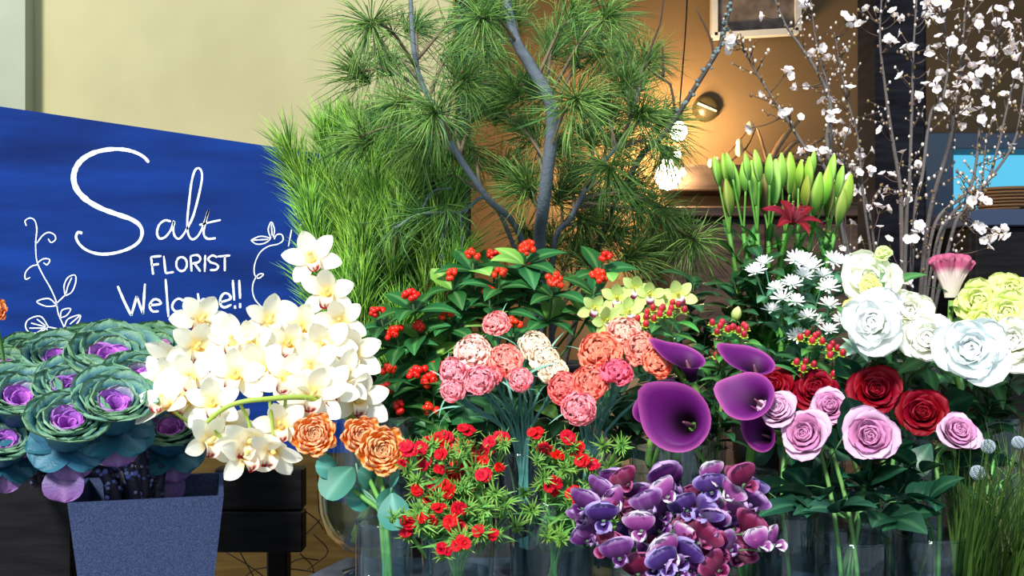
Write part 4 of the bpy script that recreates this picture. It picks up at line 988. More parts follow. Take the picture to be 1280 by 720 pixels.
# ================================================================ LISIANTHUS, CELOSIA
WH, LIMEC = np.array([.97, 1.0, .98]), np.array([.86, .93, .36])
LI = [
 (1090, 352, 1.55, 33, np.array([.97, 1, .80]), 'cream lisianthus at the top left of the white group', .4, V_LW), (1092, 405, 1.46, 37, WH, 'biggest white lisianthus in front of the spray chrysanthemums', .1, V_LW), (1138, 390, 1.52, 27, np.array([1, 1, .86]), 'white lisianthus behind and right of the biggest one', .3, V_LW), (1160, 424, 1.47, 29, np.array([1, 1, .90]), 'creamy white lisianthus between the two big white ones', .3, V_LW),
 (1214, 437, 1.44, 41, np.array([.94, 1, 1]), 'wide cool white lisianthus below the lime ones', .15, V_LG), (1266, 428, 1.48, 34, np.array([1, 1, .88]), 'white lisianthus at the right picture edge', .3, V_LG),
 (1222, 378, 1.54, 27, LIMEC, 'lime lisianthus at the left of the lime cluster', .4, V_LG), (1258, 392, 1.50, 27, LIMEC*1.05, 'lime lisianthus low in the lime cluster', .2, V_LG), (1262, 364, 1.56, 22, LIMEC*.95, 'lime lisianthus at the top of the lime cluster', .6, V_LG), (1284, 388, 1.52, 24, LIMEC, 'lime lisianthus cut by the right picture edge', .3, V_LG), (1230, 402, 1.51, 22, LIMEC*1.1, 'pale lime lisianthus just above the wide cool white one', .2, V_LG),
 (1068, 383, 1.50, 12, np.array([.95, .9, .3]), 'small yellow lisianthus bud left of the biggest white one', .5, V_LW), (1105, 318, 1.54, 11, np.array([.80, .92, .42]), 'lone lime lisianthus bud standing above the white group', 1.2, V_LW), (1088, 358, 1.48, 13, np.array([.9, .92, .35]), 'small lime lisianthus bud in front of the cream one', .4, V_LW)]
for k, (px, py, Y, R, colr, lab, up, vc) in enumerate(LI):
    p = W(px, py, Y); R_ = R*Y/F; ax = tocam(p, up, (px-1170)/700, .1); b0 = inv(vc, .02)
    t = thing('lisianthus', lab, 'lisianthus' if R > 15 else 'bud', b0, 'white and lime lisianthus')
    P = path(b0, p-ax*R_*.6, ax, via=[Vector((vc.x+(p.x-vc.x)*.3, vc.y, 1.14))]); stem(t, P, [.0026, .0022], rgb(104, 150, 92))
    put_bloom(t, CALYX, LIS[k % 2], p-ax*R_*.42, ax, R_*1.14, np.minimum(colr, 1)); S = spline(P, 30)
    for i in (14, 19, 24):
        for sgn in (0, math.pi): obj('leaf', HYL, t, Vector(S[i])-b0, toaxis(Vector(S[i]-S[i-1]), i+sgn+k), rnd.uniform(.8, 1.2))
b0 = inv(V_LG, .02); p = W(1189, 372, 1.56); t = thing('crested_celosia', 'pink crested celosia fan rising above the lime lisianthus', 'celosia', b0)
stem(t, path(b0, p, (0, -.05, 1)), [.0045, .004], rgb(110, 150, 70))
g = G(); nx, ny = 61, 12
u = np.linspace(-1, 1, nx); vv_ = np.linspace(0, 1, ny); U, Vv = np.meshgrid(u, vv_)
H0 = .055; wv = .010+.027*Vv**1.5
for sgn in (-1, 1):
    X = U*wv*1.0+.0015*np.sin(U*30)*Vv; th_ = (.0045+.007*Vv**2)*np.sqrt(np.clip(1-U**2, 0, 1))
    Yy = sgn*th_+.0075*np.sin(U*9+.5)*sstep(.55, 1, Vv)+.003*np.sin(U*23)*sstep(.7, 1, Vv)
    Z = H0*Vv*(1-.16*U**2*Vv)+.0035*np.abs(np.sin(U*14))*sstep(.8, 1, Vv)
    cc = mixc(mixc(rgb(214, 206, 190), rgb(220, 190, 190), Vv), rgb(182, 84, 122), sstep(.62, .84, Vv)); cc = mixc(cc, rgb(206, 128, 152), sstep(.93, 1, Vv))
    g.add(np.stack([X, Yy, Z], -1).reshape(-1, 3), gridf(nx, ny), cc.reshape(-1, 3))
# curled top ridge
ridge = [(x, .0075*math.sin(x/.037*9+.5)+.004*math.sin(x*900), H0*(1-.16*(x/.037)**2)+.002) for x in np.linspace(-.036, .036, 60)]
g.add(*tube(ridge, [.003, .0062, .0065, .006, .003], 7), rgb(184, 90, 126))
obj('crest', g.mesh('crest', M_PETAL), t, p-b0, zrot(.1), 1.0)
for (dx, dz, a) in ((-.012, .006, 1.0), (.008, .0, -1.0), (-.004, -.02, 2.2)): obj('leaf', HYL, t, p-b0+Vector((dx*.3, -.003, dz)), toaxis((0, 0, 1), a*1.4), .75, (1.6, 1.0, 1.2))

# ================================================================ SPRAY CHRYSANTHEMUMS
def mum(seed, n=24):
    g_ = G(); r = random.Random(seed)
    for i in range(n):
        t = i/(n-1); th = [20+45*t, 30+45*t, 34+44*t, 20+50*t]
        pv, pf, pc = petal(.85+.2*t, .20, [x+r.uniform(-8, 8) for x in th], 3, 6, r0=.05, cup=1.2, vm=.7, pt=2.2, q=.6, base=.4, col=lambda U, Vv: mixc(rgb(226, 240, 216), ONE*.98, sstep(0, .35, Vv)))
        g_.add(xf(pv, zrot(i*2.39996)), pf, pc)
    v_, f_ = lathe([(.05, -.35), (.2, -.2), (.24, 0), (.1, .12)], 8); g_.add(v_, f_, rgb(84, 140, 90))
    return g_.mesh('chrysanthemum_head', M_PETAL)
MUM = [mum(1), mum(2, 20), mum(3, 26)]
FL = leafmesh('chrysanthemum_leaf', .05, .024, [50, 75, 100], rgb(54, 104, 74), rgb(84, 140, 104), vm=.5, saw=.35, nv=16, nu=5)
MU = [('leftmost white chrysanthemum spray beside the lily leaves', [(945, 341), (956, 330), (965, 389)]), ('white chrysanthemum spray at the left of the middle, three heads in a slope', [(971, 362), (979, 374), (994, 378)]), ('white chrysanthemum spray at the top, heads crowded below the red lily', [(995, 326), (1008, 328), (1016, 336), (1004, 346)]),
      ('white chrysanthemum spray with heads just below the topmost ones', [(990, 356), (1029, 346), (1010, 397)]), ('white chrysanthemum spray at the upper right beside the cream lisianthus', [(1041, 327), (1056, 331), (1067, 329)]), ('white chrysanthemum spray at the right with its widest head', [(1036, 361), (1036, 383), (1055, 402)]),
      ('lowest white chrysanthemum spray above the hypericum berries', [(997, 422), (1036, 415), (1020, 404)])]
for k, (lab, hs) in enumerate(MU):
    b0 = inv(V_MU, .02); t = thing('chrysanthemum_spray', lab, 'chrysanthemum', b0, 'white spray chrysanthemums')
    c_ = sum((W(x, y, 1.62) for x, y in hs), Vector())/len(hs); fork = Vector((c_.x*.7+V_MU.x*.3, c_.y+.02, c_.z-.055)); g = G()
    g.add(*tube(spline([b0-b0, Vector((V_MU.x, V_MU.y, 1.15))-b0, fork-b0], 14), [.0026, .002], 6), rgb(80, 130, 96))
    for (x, y) in hs:
        p = W(x, y, 1.60+rnd.uniform(-.02, .03)); ax = tocam(p, 1.2, 0, .5); R_ = .0165*rnd.uniform(.9, 1.15)
        g.add(*tube(spline([fork-b0, fork.lerp(p, .6)-ax*.01-b0, p-ax*R_*.3-b0], 8), .0012, 5), rgb(86, 140, 110))
        obj('bloom', MUM[rnd.randrange(3)], t, p-b0, toaxis(ax, rnd.uniform(0, 6)), R_)
        for j in range(2): obj('leaf', FL, t, fork.lerp(p, .5)-b0, toaxis(ax, rnd.uniform(0, 6)), rnd.uniform(.4, .6))
    obj('stem', g.mesh('stem', M_STEM), t)
    for j in range(5): obj('leaf', FL, t, fork-Vector((0, 0, .018*j))-b0, toaxis((0, 0, 1), j*2.4+k), rnd.uniform(.8, 1.1))
b0 = inv(V_MU, .02); p = W(1070, 440, 1.52); t = thing('dusty_miller', 'pale grey-green cut leaf sprig under the biggest white lisianthus', 'foliage', b0)
stem(t, path(b0, p, (.2, -.6, .6)), [.002, .0015], rgb(120, 150, 130))
SIL = leafmesh('silver_leaf', .034, .010, [40, 70, 95], rgb(120, 160, 140), rgb(176, 204, 186), vm=.6, saw=.3, nv=12, nu=5)
for j in range(9): obj('leaf', SIL, t, p-b0, toaxis((.1, -.6, .7), j*2.4), rnd.uniform(.8, 1.1))
# ================================================================ DIANTHUS
def dianth(seed):
    g_ = G(); r = random.Random(seed)
    for m in range(3):
        c = np.array([r.uniform(-.5, .5), r.uniform(-.5, .5), r.uniform(-.1, .15)]) if m else np.zeros(3); q = toaxis((c[0]*.8, c[1]*.8, 1), m)
        for i in range(5):
            pv, pf, pc = petal(.75, .72, [20, 70, 84, 92], 7, 5, r0=.03, vm=.82, pt=5, q=.7, base=.12, ruf=.09, freq=3, col=lambda U, Vv: mixc(rgb(120, 2, 16), rgb(204, 4, 30), sstep(.1, .6, Vv)), seed=seed+i)
            g_.add(xf(pv, q @ zrot(i*1.2566), c), pf, pc)
    return g_.mesh('dianthus_bloom', M_PETAL)
DIA = [dianth(1), dianth(2), dianth(3)]
def bract(seed):
    g_ = G(); r = random.Random(seed)
    for i in range(16):
        pv, pf, pc = petal(r.uniform(.010, .022), .0022, [r.uniform(10, 60), r.uniform(20, 80), r.uniform(20, 90)], 3, 5, vm=.3, q=1, pt=1.2, base=.7, col=lambda U, Vv: mixc(rgb(60, 112, 44), rgb(132, 178, 74), Vv))
        g_.add(xf(pv, zrot(i*2.4), (0, 0, r.uniform(-.008, 0))), pf, pc)
    v_, f_ = lathe([(.001, -.012), (.0035, -.009), (.004, -.002), (.003, .002)], 6); g_.add(v_, f_, rgb(86, 130, 60))
    return g_.mesh('bracts', M_STEM)
BRA = [bract(1), bract(2), bract(3)]
DLEAF = leafmesh('dianthus_leaf', .045, .006, [25, 45, 75], rgb(54, 108, 50), rgb(100, 156, 74), vm=.35, nu=3, nv=6, base=.5, fold=.3)
cD = lambda L: [(380+x/3, 480+y/3) for x, y in L]
DA = cD([(540, 200), (440, 240), (520, 260), (565, 250), (620, 240), (700, 220), (750, 200), (370, 295), (505, 320), (570, 300), (600, 300), (555, 345), (680, 340), (730, 310), (460, 290), (480, 380), (475, 415), (545, 395), (620, 400), (420, 400), (505, 470), (440, 500), (390, 530), (480, 510), (545, 515), (580, 530), (590, 590), (650, 550), (715, 560), (515, 625), (385, 560), (570, 470), (610, 180), (460, 215), (640, 270), (690, 250), (520, 215), (400, 250), (660, 300), (590, 560)])
DB = cD([(925, 250), (1030, 240), (1050, 285), (1085, 305), (930, 365), (935, 390), (1015, 400), (1040, 420), (1130, 355), (870, 190), (990, 205), (1020, 430), (900, 235), (950, 265)])
ORD = 'first second third fourth fifth sixth seventh eighth ninth tenth eleventh twelfth thirteenth fourteenth fifteenth sixteenth'.split()
def chunks(L, n): return [L[i:i+n] for i in range(0, len(L), n)]
def dianthus(bl, vc, lab, grp, Y0, extra, green):
    for k, hs in enumerate(chunks(sorted(bl), 3)):
        b0 = inv(vc, .025); t = thing('dianthus_stem', lab % ORD[k], 'dianthus', b0, grp); cx = sum(x for x, y in hs)/len(hs); g_ = G()
        hs = [(x, y, 1) for x, y in hs]+[(cx+rnd.uniform(-35, 35)*green, rnd.uniform(550, 680), 0) for _ in range(extra)]
        fork = Vector((vc.x*.6+W(cx, 0, Y0).x*.4, vc.y, vc.z+.11))
        g_.add(*tube(spline([b0-b0, Vector((vc.x*.8+fork.x*.2, vc.y, vc.z+.06))-b0, fork-b0], 10), .0016, 5), rgb(92, 140, 66))
        for (x, y, fl) in hs:
            p = W(x, y, Y0-.02-.0004*(y-540)+rnd.uniform(-.03, .03)); ax = tocam(p, .5, 0, .4)
            g_.add(*tube(spline([fork-b0, fork.lerp(p, .6)+Vector((0, .01, .0))-b0, p-ax*.006-b0], 6), .001, 4), rgb(92, 140, 66))
            br = obj('bract_cluster', BRA[rnd.randrange(3)], t, p-ax*.007-b0, toaxis(ax, rnd.uniform(0, 6)), rnd.uniform(.9, 1.3))
            if fl: obj('bloom', DIA[rnd.randrange(3)], br, (0, 0, .006), s=rnd.uniform(.0078, .0105))
            for j in range(2): obj('leaf', DLEAF, t, fork.lerp(p, rnd.uniform(.3, .8))-b0, toaxis(ax+jit(.8), rnd.uniform(0, 6)), rnd.uniform(.6, 1))
        obj('stem', g_.mesh('stem', M_STEM), t)
        for j in range(8): obj('leaf', DLEAF, t, fork-b0+jit(.03), toaxis((0, -.3, 1)+0*jit(1) if False else Vector((rnd.uniform(-.6, .6), -.3, 1)), rnd.uniform(0, 6)), rnd.uniform(.9, 1.4))
dianthus(DA, V_DA, '%s red dianthus stem from the left in the dense bunch beside the ranunculus', 'red dianthus, dense bunch', 1.33, 3, 1)
dianthus(DB, V_DB, '%s red dianthus stem from the left in the greener bunch beside the sweet peas', 'red dianthus, sparse bunch', 1.39, 7, 1.4)

# ================================================================ SWEET PEAS
def pea(seed, c_in, c_mid, c_rim):
    g_ = G()
    def col(U, Vv):
        return mixc(mixc(c_in, c_mid, sstep(.1, .7, Vv)), c_rim, sstep(.66, 1, np.maximum(Vv, .45*Vv+.55*np.abs(U)))*.85)
    return [cmesh('standard_petal', petal(1.22, 2.05, [58, 78, 84, 66], 15, 9, r0=.02, cup=.9, vm=.66, pt=2.8, q=.5, base=.2, ruf=.20, freq=2.6, col=col, seed=seed), M_PETAL),
            cmesh('wing_petal', petal(.8, .8, [30, 40, 34, 10], 7, 7, r0=.05, cup=1.2, vm=.6, pt=2.4, q=.6, base=.3, ruf=.14, freq=2, col=col, seed=seed+1), M_PETAL),
            cmesh('keel_petal', petal(.6, .35, [20, 16, 0, -30], 5, 6, r0=.03, cup=2.5, vm=.6, base=.4, col=lambda U, Vv: np.tile(c_rim, U.shape+(1,)), seed=seed+2), M_PETAL)]
PEAS = [pea(1, rgb(40, 8, 50), rgb(92, 32, 104), rgb(206, 172, 222)), pea(5, rgb(52, 6, 34), rgb(104, 18, 58), rgb(176, 92, 142)), pea(9, rgb(30, 12, 54), rgb(66, 36, 108), rgb(176, 158, 220)), pea(13, rgb(90, 24, 90), rgb(150, 72, 140), rgb(248, 240, 250))]
PCAL = G().add(*lathe([(.03, -.2), (.14, -.1), (.16, .06), (.05, .12)], 8), rgb(76, 116, 78)).mesh('pea_calyx', M_STEM)
cP = lambda L: [(700+x/4, 560+y/4) for x, y in L]
PB = cP([(270, 200), (345, 190), (240, 280), (400, 270), (330, 340), (110, 310), (120, 370), (220, 370), (140, 470), (410, 420), (360, 400), (540, 250), (510, 350), (580, 310), (660, 280), (640, 320), (600, 470), (650, 440), (500, 420), (300, 480), (440, 500), (300, 560), (420, 570), (500, 510), (520, 170), (570, 190), (760, 160), (830, 250), (850, 310), (920, 190), (870, 200), (820, 350), (900, 360), (760, 230), (700, 350), (760, 400), (820, 430), (920, 430), (810, 520), (860, 520), (760, 560), (880, 570), (620, 560), (540, 600), (650, 620), (390, 640), (940, 300), (955, 240), (640, 390), (200, 440), (240, 530), (560, 540), (700, 480), (700, 590), (950, 500), (180, 240), (460, 320), (300, 290), (470, 620), (590, 640), (800, 620)])
LONE = cP([(1000, 505), (1070, 490)])
def pea_stem(hs, lab, grp, light=False):
    b0 = inv(V_SP, .025); t = thing('sweet_pea_stem', lab, 'sweet pea', b0, grp); g_ = G()
    cx = sum(x for x, y in hs)/len(hs); rimp = Vector((V_SP.x+(W(cx, 0, 1.25).x-V_SP.x)*.35, V_SP.y+.0, W(0, 700, 1.25).z)); tip = W(cx, min(y for x, y in hs)+6, 1.30)
    S = spline([b0, rimp, rimp.lerp(tip, .55)+Vector((0, .01, 0)), tip], 30); g_.add(*tube(S-np.array(b0), [.0018, .0012], 5), rgb(86, 136, 82))
    for (x, y) in hs:
        p = W(x, y, 1.235+rnd.uniform(-.025, .03)+.0003*(640-y)); ax = tocam(p, .15, (x-825)/300, .5)
        i = int(np.argmin(np.linalg.norm(S-np.array(p), axis=1))); R_ = .0195*rnd.uniform(.85, 1.12)
        g_.add(*tube(spline([Vector(S[max(i-3, 0)])-b0, Vector(S[i]).lerp(p, .6)-b0, p-ax*R_*.15-b0], 6), .0009, 4), rgb(86, 136, 82))
        pk = PEAS[3] if light or rnd.random() < .2 else PEAS[rnd.choice([0, 0, 1, 2, 1] if x < 860 else [1, 1, 0, 2])]
        z = ax; upv = Vector((rnd.uniform(-1.1, 1.1), 0, 1)); b = obj('bloom', PCAL, t, p-b0, q_from(ax, upv), R_)
        obj('standard', pk[0], b, q=zrot(0)); obj('wing', pk[1], b, (.05, 0, .05), zrot(2.3)); obj('wing', pk[1], b, (-.05, 0, .05), zrot(-2.3)); obj('keel', pk[2], b, (0, 0, .04), zrot(math.pi))
    obj('stem', g_.mesh('stem', M_STEM), t)
srt = sorted(PB)
cols_ = chunks(srt, 4)
for k, hs in enumerate(cols_):
    xm = sum(x for x, y in hs)/4
    pea_stem(hs, ORD[k]+' sweet pea stem from the left in the '+('violet part of the mass' if xm < 868 else 'mass, in its maroon part'), 'violet and maroon sweet peas')
pea_stem(LONE, 'lone sweet pea stem with white edged blooms poking out to the right', 'violet and maroon sweet peas', True)

# ================================================================ LILIES
def bud(seed):
    nz, na = 14, 18; vs = []
    for j in range(nz):
        z = j/(nz-1); r = .155*math.sin(math.pi*min(1, z*.93+.05))**.75*(1-.25*z)+.012
        for k in range(na):
            a = 2*math.pi*k/na; rr = r*(1+.10*math.cos(3*a)); vs.append((rr*math.cos(a), rr*math.sin(a), z))
    vs = np.array(vs); c = mixc(rgb(56, 112, 36), rgb(140, 190, 70), sstep(0, .8, vs[:, 2])); c = mixc(c, rgb(206, 224, 150), sstep(.86, 1, np.cos(3*np.arctan2(vs[:, 1], vs[:, 0])))*.35)
    return G().add(vs, gridf(na, nz, True), c).mesh('lily_bud', M_STEM)
LBUD = bud(0)
LLEAF = [leafmesh('lily_leaf', .11, .019, th, rgb(30, 84, 32), rgb(66, 132, 52), vm=.35, nu=5, nv=9, base=.4, fold=.15) for th in ([35, 60, 90], [50, 75, 110], [20, 35, 60])]
LPET = cmesh('lily_petal', petal(1.0, .36, [40, 50, 70, 100, 125], 7, 12, r0=.03, cup=.6, vm=.5, pt=1.7, q=.9, base=.25, ruf=.03, freq=1.5, col=lambda U, Vv: mixc(mixc(rgb(70, 6, 22), rgb(140, 14, 36), Vv), rgb(176, 50, 66), np.clip(1-np.abs(U)*4, 0, 1)*.4)), M_PETAL)
STAM = G()
for k in range(6):
    a = k*1.047; STAM.add(*tube([(0, 0, 0), (.09*math.cos(a), .09*math.sin(a), .35), (.18*math.cos(a), .18*math.sin(a), .6)], .012, 4), rgb(170, 60, 70)); STAM.add(ICO*np.array([.05, .025, .025])+np.array([.18*math.cos(a), .18*math.sin(a), .6]), ICOF, rgb(90, 40, 20))
STAM = STAM.mesh('stamens', M_STEM)
G1, G2, G3 = (1, 1, 1), (.80, .55, .55), (.7, .82, .62)
LIL = [
 (905, [(899, 210, G1, 36), (908, 208, (1, .95, .8), 34), (913, 245, G2, 40)], 'lily stem at the far left of the green buds with a maroon lower bud'), (925, [(922, 224, G3, 44), (916, 204, G1, 32), (932, 218, G1, 34)], 'lily stem second from the left with a greyish bud'),
 (944, [(945, 228, (1.1, 1.1, 1), 46), (949, 205, (1.2, 1.2, 1.2), 34), (936, 205, G1, 32)], 'lily stem with the biggest pale green bud left of the red lily'), (960, [(956, 240, (.55, .25, .35), 44), (962, 208, G1, 36), (969, 225, G1, 48)], 'lily stem carrying a dark maroon bud beside the red bloom'),
 (982, [(977, 212, G1, 36), (987, 216, (1.1, 1.05, .8), 42), (992, 228, G2, 36)], 'lily stem whose buds rise straight above the red lily'), (1000, [(998, 214, (1.2, 1.1, .7), 34), (1011, 216, (1.1, 1.1, .8), 38), (1006, 238, (.9, .55, .4), 36)], 'lily stem with yellowish buds right above the red lily'),
 (1020, [(1016, 240, (.9, .9, .8), 46), (1012, 204, G1, 30), (1029, 228, (1.2, 1.15, .7), 44)], 'lily stem right of the red lily with a yellow edged bud'), (1042, [(1036, 210, (1.05, 1.1, .9), 40), (1046, 224, G1, 36), (1034, 246, G2, 40)], 'lily stem whose topmost bud stands near the cherry branches'), (1052, [(1052, 240, (.9, .72, .5), 46), (1047, 256, G2, 40)], 'rightmost lily stem with brownish buds')]
for k, (px, bs, lab) in enumerate(LIL):
    b0 = inv(V_LI, .04); Y = 1.86+.02*math.sin(k*2.1); t = thing('lily_stem', lab, 'lily', b0, 'lilies in bud')
    fork = W(px*.9+97, 292, Y+.02); P = [b0, Vector((V_LI.x+(fork.x-V_LI.x)*.4, V_LI.y, 1.14)), fork]; g = G(); g.add(*tube(spline([q-b0 for q in P], 16), [.005, .0038], 7), rgb(84, 140, 56))
    for (x, y, c, L) in bs:
        h = L*Y/F; tipp = W(x, y, Y+rnd.uniform(-.03, .03)); d = Vector(((x-980)/400+rnd.uniform(-.08, .08), rnd.uniform(-.2, .05), 1)).normalized(); bp_ = tipp-Vector((0, 0, h*.62)); 
        g.add(*tube(spline([fork-b0, fork.lerp(bp_, .5)-b0, bp_-b0], 8), .0021, 5), rgb(96, 150, 60)); obj('bud', LBUD, t, bp_-b0, toaxis(d, k), h*rnd.uniform(1.05, 1.25), c)
    obj('stem', g.mesh('stem', M_STEM), t); S = spline(P, 30)
    for j in range(20): obj('leaf', LLEAF[j % 3], t, Vector(S[29-j])-b0, toaxis(Vector((0, -.05, 1)), j*2.4+k), rnd.uniform(.55, .85) if j < 4 else rnd.uniform(.8, 1.1))
b0 = inv(V_LI, .04); p = W(990, 280, 1.80); ax = Vector((.12, -.55, .75)).normalized(); t = thing('red_lily', 'single open crimson lily bloom among the green buds', 'lily', b0)
stem(t, path(b0, p, ax), [.005, .004], rgb(84, 140, 56)); b = obj('bloom', STAM, t, p-b0, toaxis(ax), .058)
for k in range(6): obj('petal', LPET, b, q=zrot(k*1.0472+.3), s=1.0 if k % 2 else .94)
for j in range(8): obj('leaf', LLEAF[j % 3], t, Vector((0, 0, .20+.02*j))+Vector(((p.x-b0.x)*.7, (p.y-b0.y)*.6, 0)), toaxis((0, 0, 1), j*2.4), .85)

# ================================================================ PINES
def needles(n, L, seed, amin, amax, wid=.00062, zlen=.0, droop=0.0, c1=rgb(40, 96, 40), c2=rgb(120, 170, 74)):
    r = np.random.RandomState(seed); vs = []; fs = []; cs = []
    for i in range(n):
        a = r.rand()*6.283; th = math.radians(amin+(amax-amin)*r.rand()**.8); z0 = -zlen*r.rand(); l = L*(.7+.35*r.rand())
        d = np.array([math.sin(th)*math.cos(a), math.sin(th)*math.sin(a), math.cos(th)]); s_ = np.cross(d, [0.3, .2, 1]); s_ /= np.linalg.norm(s_)+1e-9; s2 = np.cross(d, s_)
        p0 = np.array([0, 0, z0]); p1 = p0+d*l*.55+np.array([0, 0, .02*l]); p2 = p0+d*l+(r.rand(3)-.5)*l*.16-np.array([0, droop*l, 0]); p1 = p1-np.array([0, droop*l*.32, 0])
        b = len(vs); w_ = wid*(.8+.5*r.rand())
        for q, k in ((p0, .8), (p1, 1.0)):
            vs += [q+s_*w_*k, q-s_*w_*.5*k+s2*w_*.8*k, q-s_*w_*.5*k-s2*w_*.8*k]
        vs.append(p2)
        for k in range(3): fs += [(b+k, b+(k+1) % 3, b+3+(k+1) % 3, b+3+k), (b+3+k, b+3+(k+1) % 3, b+6)]
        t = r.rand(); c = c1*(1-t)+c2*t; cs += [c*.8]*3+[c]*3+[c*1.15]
    g_ = G(); g_.add(np.array(vs), fs, np.array(cs)); return g_
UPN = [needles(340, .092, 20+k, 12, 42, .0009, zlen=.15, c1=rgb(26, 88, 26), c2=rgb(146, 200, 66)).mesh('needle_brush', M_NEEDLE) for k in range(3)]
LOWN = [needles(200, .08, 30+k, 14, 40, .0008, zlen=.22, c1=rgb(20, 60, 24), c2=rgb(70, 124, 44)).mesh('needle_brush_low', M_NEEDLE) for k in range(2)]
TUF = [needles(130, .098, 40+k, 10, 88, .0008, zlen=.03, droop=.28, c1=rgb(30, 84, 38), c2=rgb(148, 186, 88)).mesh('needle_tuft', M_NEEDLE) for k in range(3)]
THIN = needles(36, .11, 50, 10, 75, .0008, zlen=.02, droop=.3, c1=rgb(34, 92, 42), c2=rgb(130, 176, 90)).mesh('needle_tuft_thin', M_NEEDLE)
YP = [(385, 165), (400, 118), (415, 108), (437, 100), (455, 112), (476, 98), (500, 108), (522, 104), (545, 120), (563, 150), (422, 200), (452, 225), (410, 245), (392, 222), (480, 190), (515, 190), (540, 215), (440, 160), (470, 255), (500, 260), (420, 300), (450, 300), (485, 320), (560, 230), (433, 280), (530, 280), (465, 150), (400, 180), (375, 205), (580, 185), (590, 260), (555, 300), (510, 330), (575, 320)]
ROWS = [[q for q in sorted(YP) if q[1] < 170], [q for q in sorted(YP) if 170 <= q[1] < 240], [q for q in sorted(YP) if q[1] >= 240]]
def plabel(q):
    r = [i for i in range(3) if q in ROWS[i]][0]
    return 'upright young pine, %s tip from the left in the %s of the bundle' % (ORD[ROWS[r].index(q)], ('tallest row', 'middle row', 'low front row')[r])
def young(px, py, lab, grp, Y, lean=None):
    b0 = inv(V_YP, .05); p = W(px, py, Y); t = thing('young_pine_stem', lab, 'pine', b0, grp)
    d = Vector(lean if lean else ((px-470)/420+rnd.uniform(-.06, .06), rnd.uniform(-.12, .05), 1)).normalized()
    top_ = p-d*.075
    P = [b0, Vector((V_YP.x+(p.x-V_YP.x)*.45, V_YP.y*.6+Y*.4, 1.13)), top_-d*.12, top_]
    stem(t, P, [.0045, .003], rgb(96, 84, 50), mat=M_BARK); S = spline(P, 30)
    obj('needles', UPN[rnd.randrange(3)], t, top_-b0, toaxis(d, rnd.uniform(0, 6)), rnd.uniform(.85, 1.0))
    Lr = (top_-b0).length; i2 = int(30*(1-.17/Lr)); i2 = max(i2, 3); d2 = Vector(S[i2]-S[i2-2])
    if S[i2][2] > 1.15: obj('needles', LOWN[rnd.randrange(2)], t, Vector(S[i2])-b0, toaxis(d2, rnd.uniform(0, 6)), 1.0)
for (px, py) in YP: young(px, py, plabel((px, py)), 'upright young pine stems', 1.96+rnd.uniform(-.05, .05)-(.12 if py > 180 else 0))
young(340, 138, 'young pine stem leaning out left across the blue sign', 'upright young pine stems', 1.93, (-.42, -.05, 1))
young(366, 296, 'short young pine tip poking out left beside the chalk tendril', 'upright young pine stems', 1.80, (-.35, -.2, 1))

BLUEBARK, BROWNB = rgb(98, 106, 116), rgb(110, 96, 78)
BOUGHS = [
 ('thick grey pine bough rising through the centre with the fork near the top', [(674, 330, 1.92), (680, 250, 1.80), (690, 140, 1.76), (664, 84, 1.76), (643, 45, 1.78), (628, -30, 1.82)], [.0115, .0105, .0095, .007],
  [(640, 22), (642, 108), (692, 58), (742, 62), (762, 18), (722, 122), (700, 178), (655, 232), (628, 210), (600, 22), (660, 160), (720, 20), (620, 140), (675, 110)]),
 ('slender grey pine bough slanting left from the bucket to the top', [(658, 322, 1.90), (607, 245, 1.76), (570, 190, 1.74), (545, 140, 1.75), (520, 80, 1.78), (512, -20, 1.82)], [.006, .0055, .005, .0035],
  [(463, 28), (600, 14), (572, 60), (448, 172), (498, 128), (542, 140), (602, 132), (562, 160), (480, 72), (520, 30), (450, 90), (580, 100), (590, 190), (540, 230), (520, 180), (610, 60)]),
 ('pine bough drooping to the right in front of the lamp glow', [(690, 330, 1.98), (715, 270, 1.92), (745, 215, 1.88), (780, 170, 1.86), (800, 110, 1.88)], [.006, .005, .004, .002],
  [(782, 108), (804, 140), (835, 190), (746, 252), (784, 228), (772, 292), (722, 305), (762, 208), (812, 308), (842, 285), (700, 240), (740, 170), (690, 300), (760, 140), (800, 250), (735, 320), (870, 300), (798, 95), (812, 70), (778, 60), (770, 175), (828, 150), (748, 130), (715, 215), (790, 320), (730, 275), (660, 290), (828, 262)]),
]
for lab, tr, rad, tufts in BOUGHS:
    b0 = inv(V_PB, .03); t = thing('pine_bough', lab, 'pine', b0, 'drooping pine boughs')
    P = [b0]+[W(*q) for q in tr]; S = spline(P, 50); obj('bough', G().add(*tube(S-np.array(b0), rad, 8), BLUEBARK).mesh('bough', M_BARK), t)
    for (x, y) in tufts:
        near = min(range(51), key=lambda i: (Vector(S[i])-W(x, y+25, S[i][1])).length); Y = S[near][1]+rnd.choice([-.08, .05, .12, .18, .24]); p = W(x, y, Y); i = max(near-3, 1); s0 = Vector(S[i])
        out = (p-s0).normalized(); ax = (out*.5+Vector((rnd.uniform(-.35, .35), -.55, rnd.uniform(-.55, .25)))).normalized()
        mid = s0.lerp(p, .55)+Vector((0, 0, .02)); tw = obj('twig', G().add(*tube(spline([(0, 0, 0), mid-s0, p-s0], 8), [.0032, .002], 5), BROWNB).mesh('twig', M_BARK), t, s0-b0)
        obj('needle_tuft', TUF[rnd.randrange(3)], tw, p-s0, q_from(ax, (rnd.uniform(-.3, .3), .1, 1)), rnd.uniform(.85, 1.1))
        m2 = mid+jit(.02); obj('needle_tuft', THIN, tw, mid-s0, toaxis(ax+jit(.4), rnd.uniform(0, 6)), .8)
